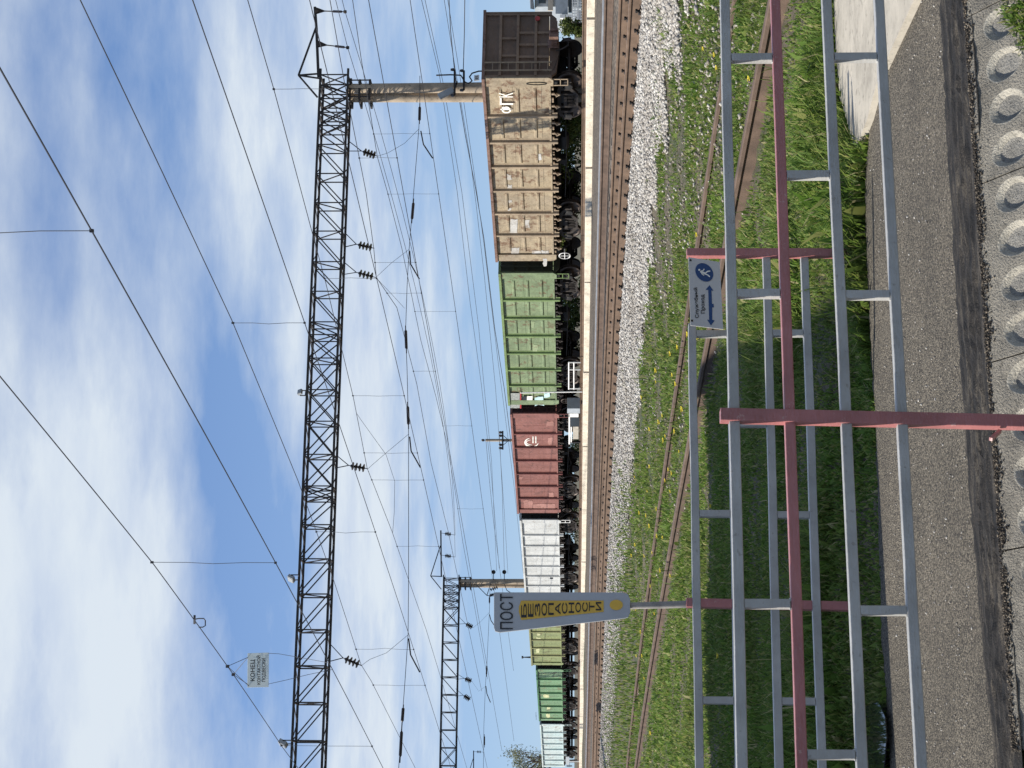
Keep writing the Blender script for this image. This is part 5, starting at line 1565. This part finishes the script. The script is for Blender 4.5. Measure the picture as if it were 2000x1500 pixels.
def leaf_cloud(cen, rad, n, size, seed, flat=1.0, hollow=.35, clumps=10):
    rg = np.random.default_rng(seed)
    cc = rg.normal(0, .5, (clumps, 3)) * np.array(rad) ; cc[:, 2] = np.abs(cc[:, 2]) * flat if flat < 0 else cc[:, 2]
    cs = rg.uniform(.25, .5, clumps)
    k = rg.integers(0, clumps, n)
    p = cc[k] + rg.normal(0, 1, (n, 3)) * cs[k][:, None] * np.array(rad) * .55
    a = rg.normal(0, 1, (n, 3)); a /= np.linalg.norm(a, axis=1)[:, None]
    b = np.cross(a, rg.normal(0, 1, (n, 3))); b /= np.linalg.norm(b, axis=1)[:, None]
    s_ = size * rg.uniform(.6, 1.3, (n, 1))
    vs = np.stack([p - a * s_, p + b * s_ * .5, p + a * s_, p - b * s_ * .5], 1).reshape(-1, 3) + np.array(cen)
    return vs, (4 * np.arange(n)[:, None] + np.arange(4)[None]).reshape(-1)
def shrub(x, y, h, w, seed, label, mat='leaf', n=2600, size=.07):
    z = ground_z(x, y); root = empty('shrub', (x, y, z), label=label, cat='shrub', group='shrubs behind the train')
    vs, f = leaf_cloud((0, 0, h * .5), (w, w, h * .5), n, size, seed); vs[:, 2] = np.maximum(vs[:, 2], .02)
    o = np_mesh('foliage', vs, f, 4, M[mat]); o.parent = root
    mb = MB()
    for i in range(5):
        t = i * 1.3; mb.tube([(0, 0, -.1), (.2 * math.cos(t) * w, .2 * math.sin(t) * w, h * .4), (.45 * math.cos(t) * w, .45 * math.sin(t) * w, h * .75)], [.03, .02, .01], 5)
    mb.build('stem', M['wood'], root)
spots = [(1290, 70, 'under the tan wagon at the bogie'), (1240, 72, 'under the middle of the tan wagon'), (1180, 74, 'under the tan wagon left of centre'), (1110, 76, 'under the left end of the tan wagon'), (870, 88, 'under the green wagon middle'), (905, 86, 'under the right half of the green wagon'), (600, 106, 'under the red wagon near the cabinet'), (1452, 84, 'beside the wagon end and picket fence'), (480, 118, 'under the white wagon right end'), (400, 130, 'under the white wagon left half')]
for i, (u, y, wd) in enumerate(spots):
    p = at(u, 1120, y); shrub(p.x, p.y, 1.5 if u < 1400 else .95, 1.5 if u < 1400 else .5, 40 + i, 'green leafy shrub seen ' + wd)

def tree(u, y, top_v, spread, label, n, size, seed, mat='leaf_pale', crown=.6):
    b = at(u, 1120, y); b.z = ground_z(b.x, b.y); H = at(u, top_v, y).z - b.z
    root = empty('tree', b, label=label, cat='tree', group='trees beyond the train')
    mb = MB(); rnd = random.Random(seed); tips = []
    def branch(p, d, L, r, lev):
        q = p + d * L; m_ = p.lerp(q, .5) + Vector((rnd.uniform(-.06, .06), rnd.uniform(-.06, .06), 0)) * L
        mb.tube([p, m_, q], [r, r * .8, r * .6], 5 if lev < 2 else 4, False)
        if lev >= 4: tips.append(q); return
        for _ in range(3 if lev < 3 else 2):
            nd = (d + Vector((rnd.gauss(0, .55), rnd.gauss(0, .55), rnd.uniform(-.1, .5)))).normalized()
            branch(p.lerp(q, rnd.uniform(.55, 1)), nd, L * rnd.uniform(.55, .8), r * .55, lev + 1)
    branch(Vector((0, 0, -.2)), Vector((.03, 0, 1)), H * .34, H * .02, 0)
    mb.build('trunk', M['wood'], root)
    t = np.array([tuple(q) for q in tips]); rg = np.random.default_rng(seed)
    p = t[rg.integers(0, len(t), n)] + rg.normal(0, H * .035, (n, 3)); p[:, 0] *= spread
    a = rg.normal(0, 1, (n, 3)); a /= np.linalg.norm(a, axis=1)[:, None]; b2 = np.cross(a, rg.normal(0, 1, (n, 3))); b2 /= np.linalg.norm(b2, axis=1)[:, None]
    s_ = size * rg.uniform(.6, 1.3, (n, 1)); vs = np.stack([p - a * s_, p + b2 * s_ * .5, p + a * s_, p - b2 * s_ * .5], 1).reshape(-1, 3)
    o = np_mesh('crown', vs, (4 * np.arange(n)[:, None] + np.arange(4)[None]).reshape(-1), 4, M[mat]); o.parent = root
tree(14, 165, 955, 1.0, 'half bare spring tree behind the pale wagon at the left edge', 2600, .085, 3)
tree(-30, 172, 985, 1.0, 'half bare spring tree cut by the left edge of view', 2600, .085, 8)
tree(172, 175, 1032, 1.0, 'thin leafy treetop peeking over the bright green wagon', 2600, .10, 5)

# unseen building added past the left edge to shade the grass behind the fence
def shadow_caster():
    Ls = HS / math.tan(SUN_EL); T = -sh * Ls
    A, B = Vector((.42, 9.35, 0)) - T, Vector((.30, 18.9, 0)) - T
    fp = [A, B, B - FD * 8, A - FD * 8]; c = (A + B) / 2 - FD * 4
    root = empty('shadow_caster', c, label='added plain plaster building, out of view, that shades the grass strip', cat='shadow_caster')
    up = Vector((0, 0, 1))
    MB().prism([p - c + up * (HS - .15) for p in fp], [p - c - up * .3 for p in fp]).build('wall', M['brick'], root)
    rf = [(p - c) * 1.015 + up * HS for p in fp]
    MB().prism([p + up * .15 for p in rf], [p - up * .14 for p in rf]).build('roof', M['roofing'], root)
    m = A.lerp(B, .45) - c; MB().box(m + up * 1.0, (.08, 1.0, 2.0)).build('door', M['wood'], root)
    m = A.lerp(B, .75) - c; MB().box(m + up * 1.7, (.08, 1.2, .9)).build('window', M['glass'], root)
HS = 5.6
shadow_caster()
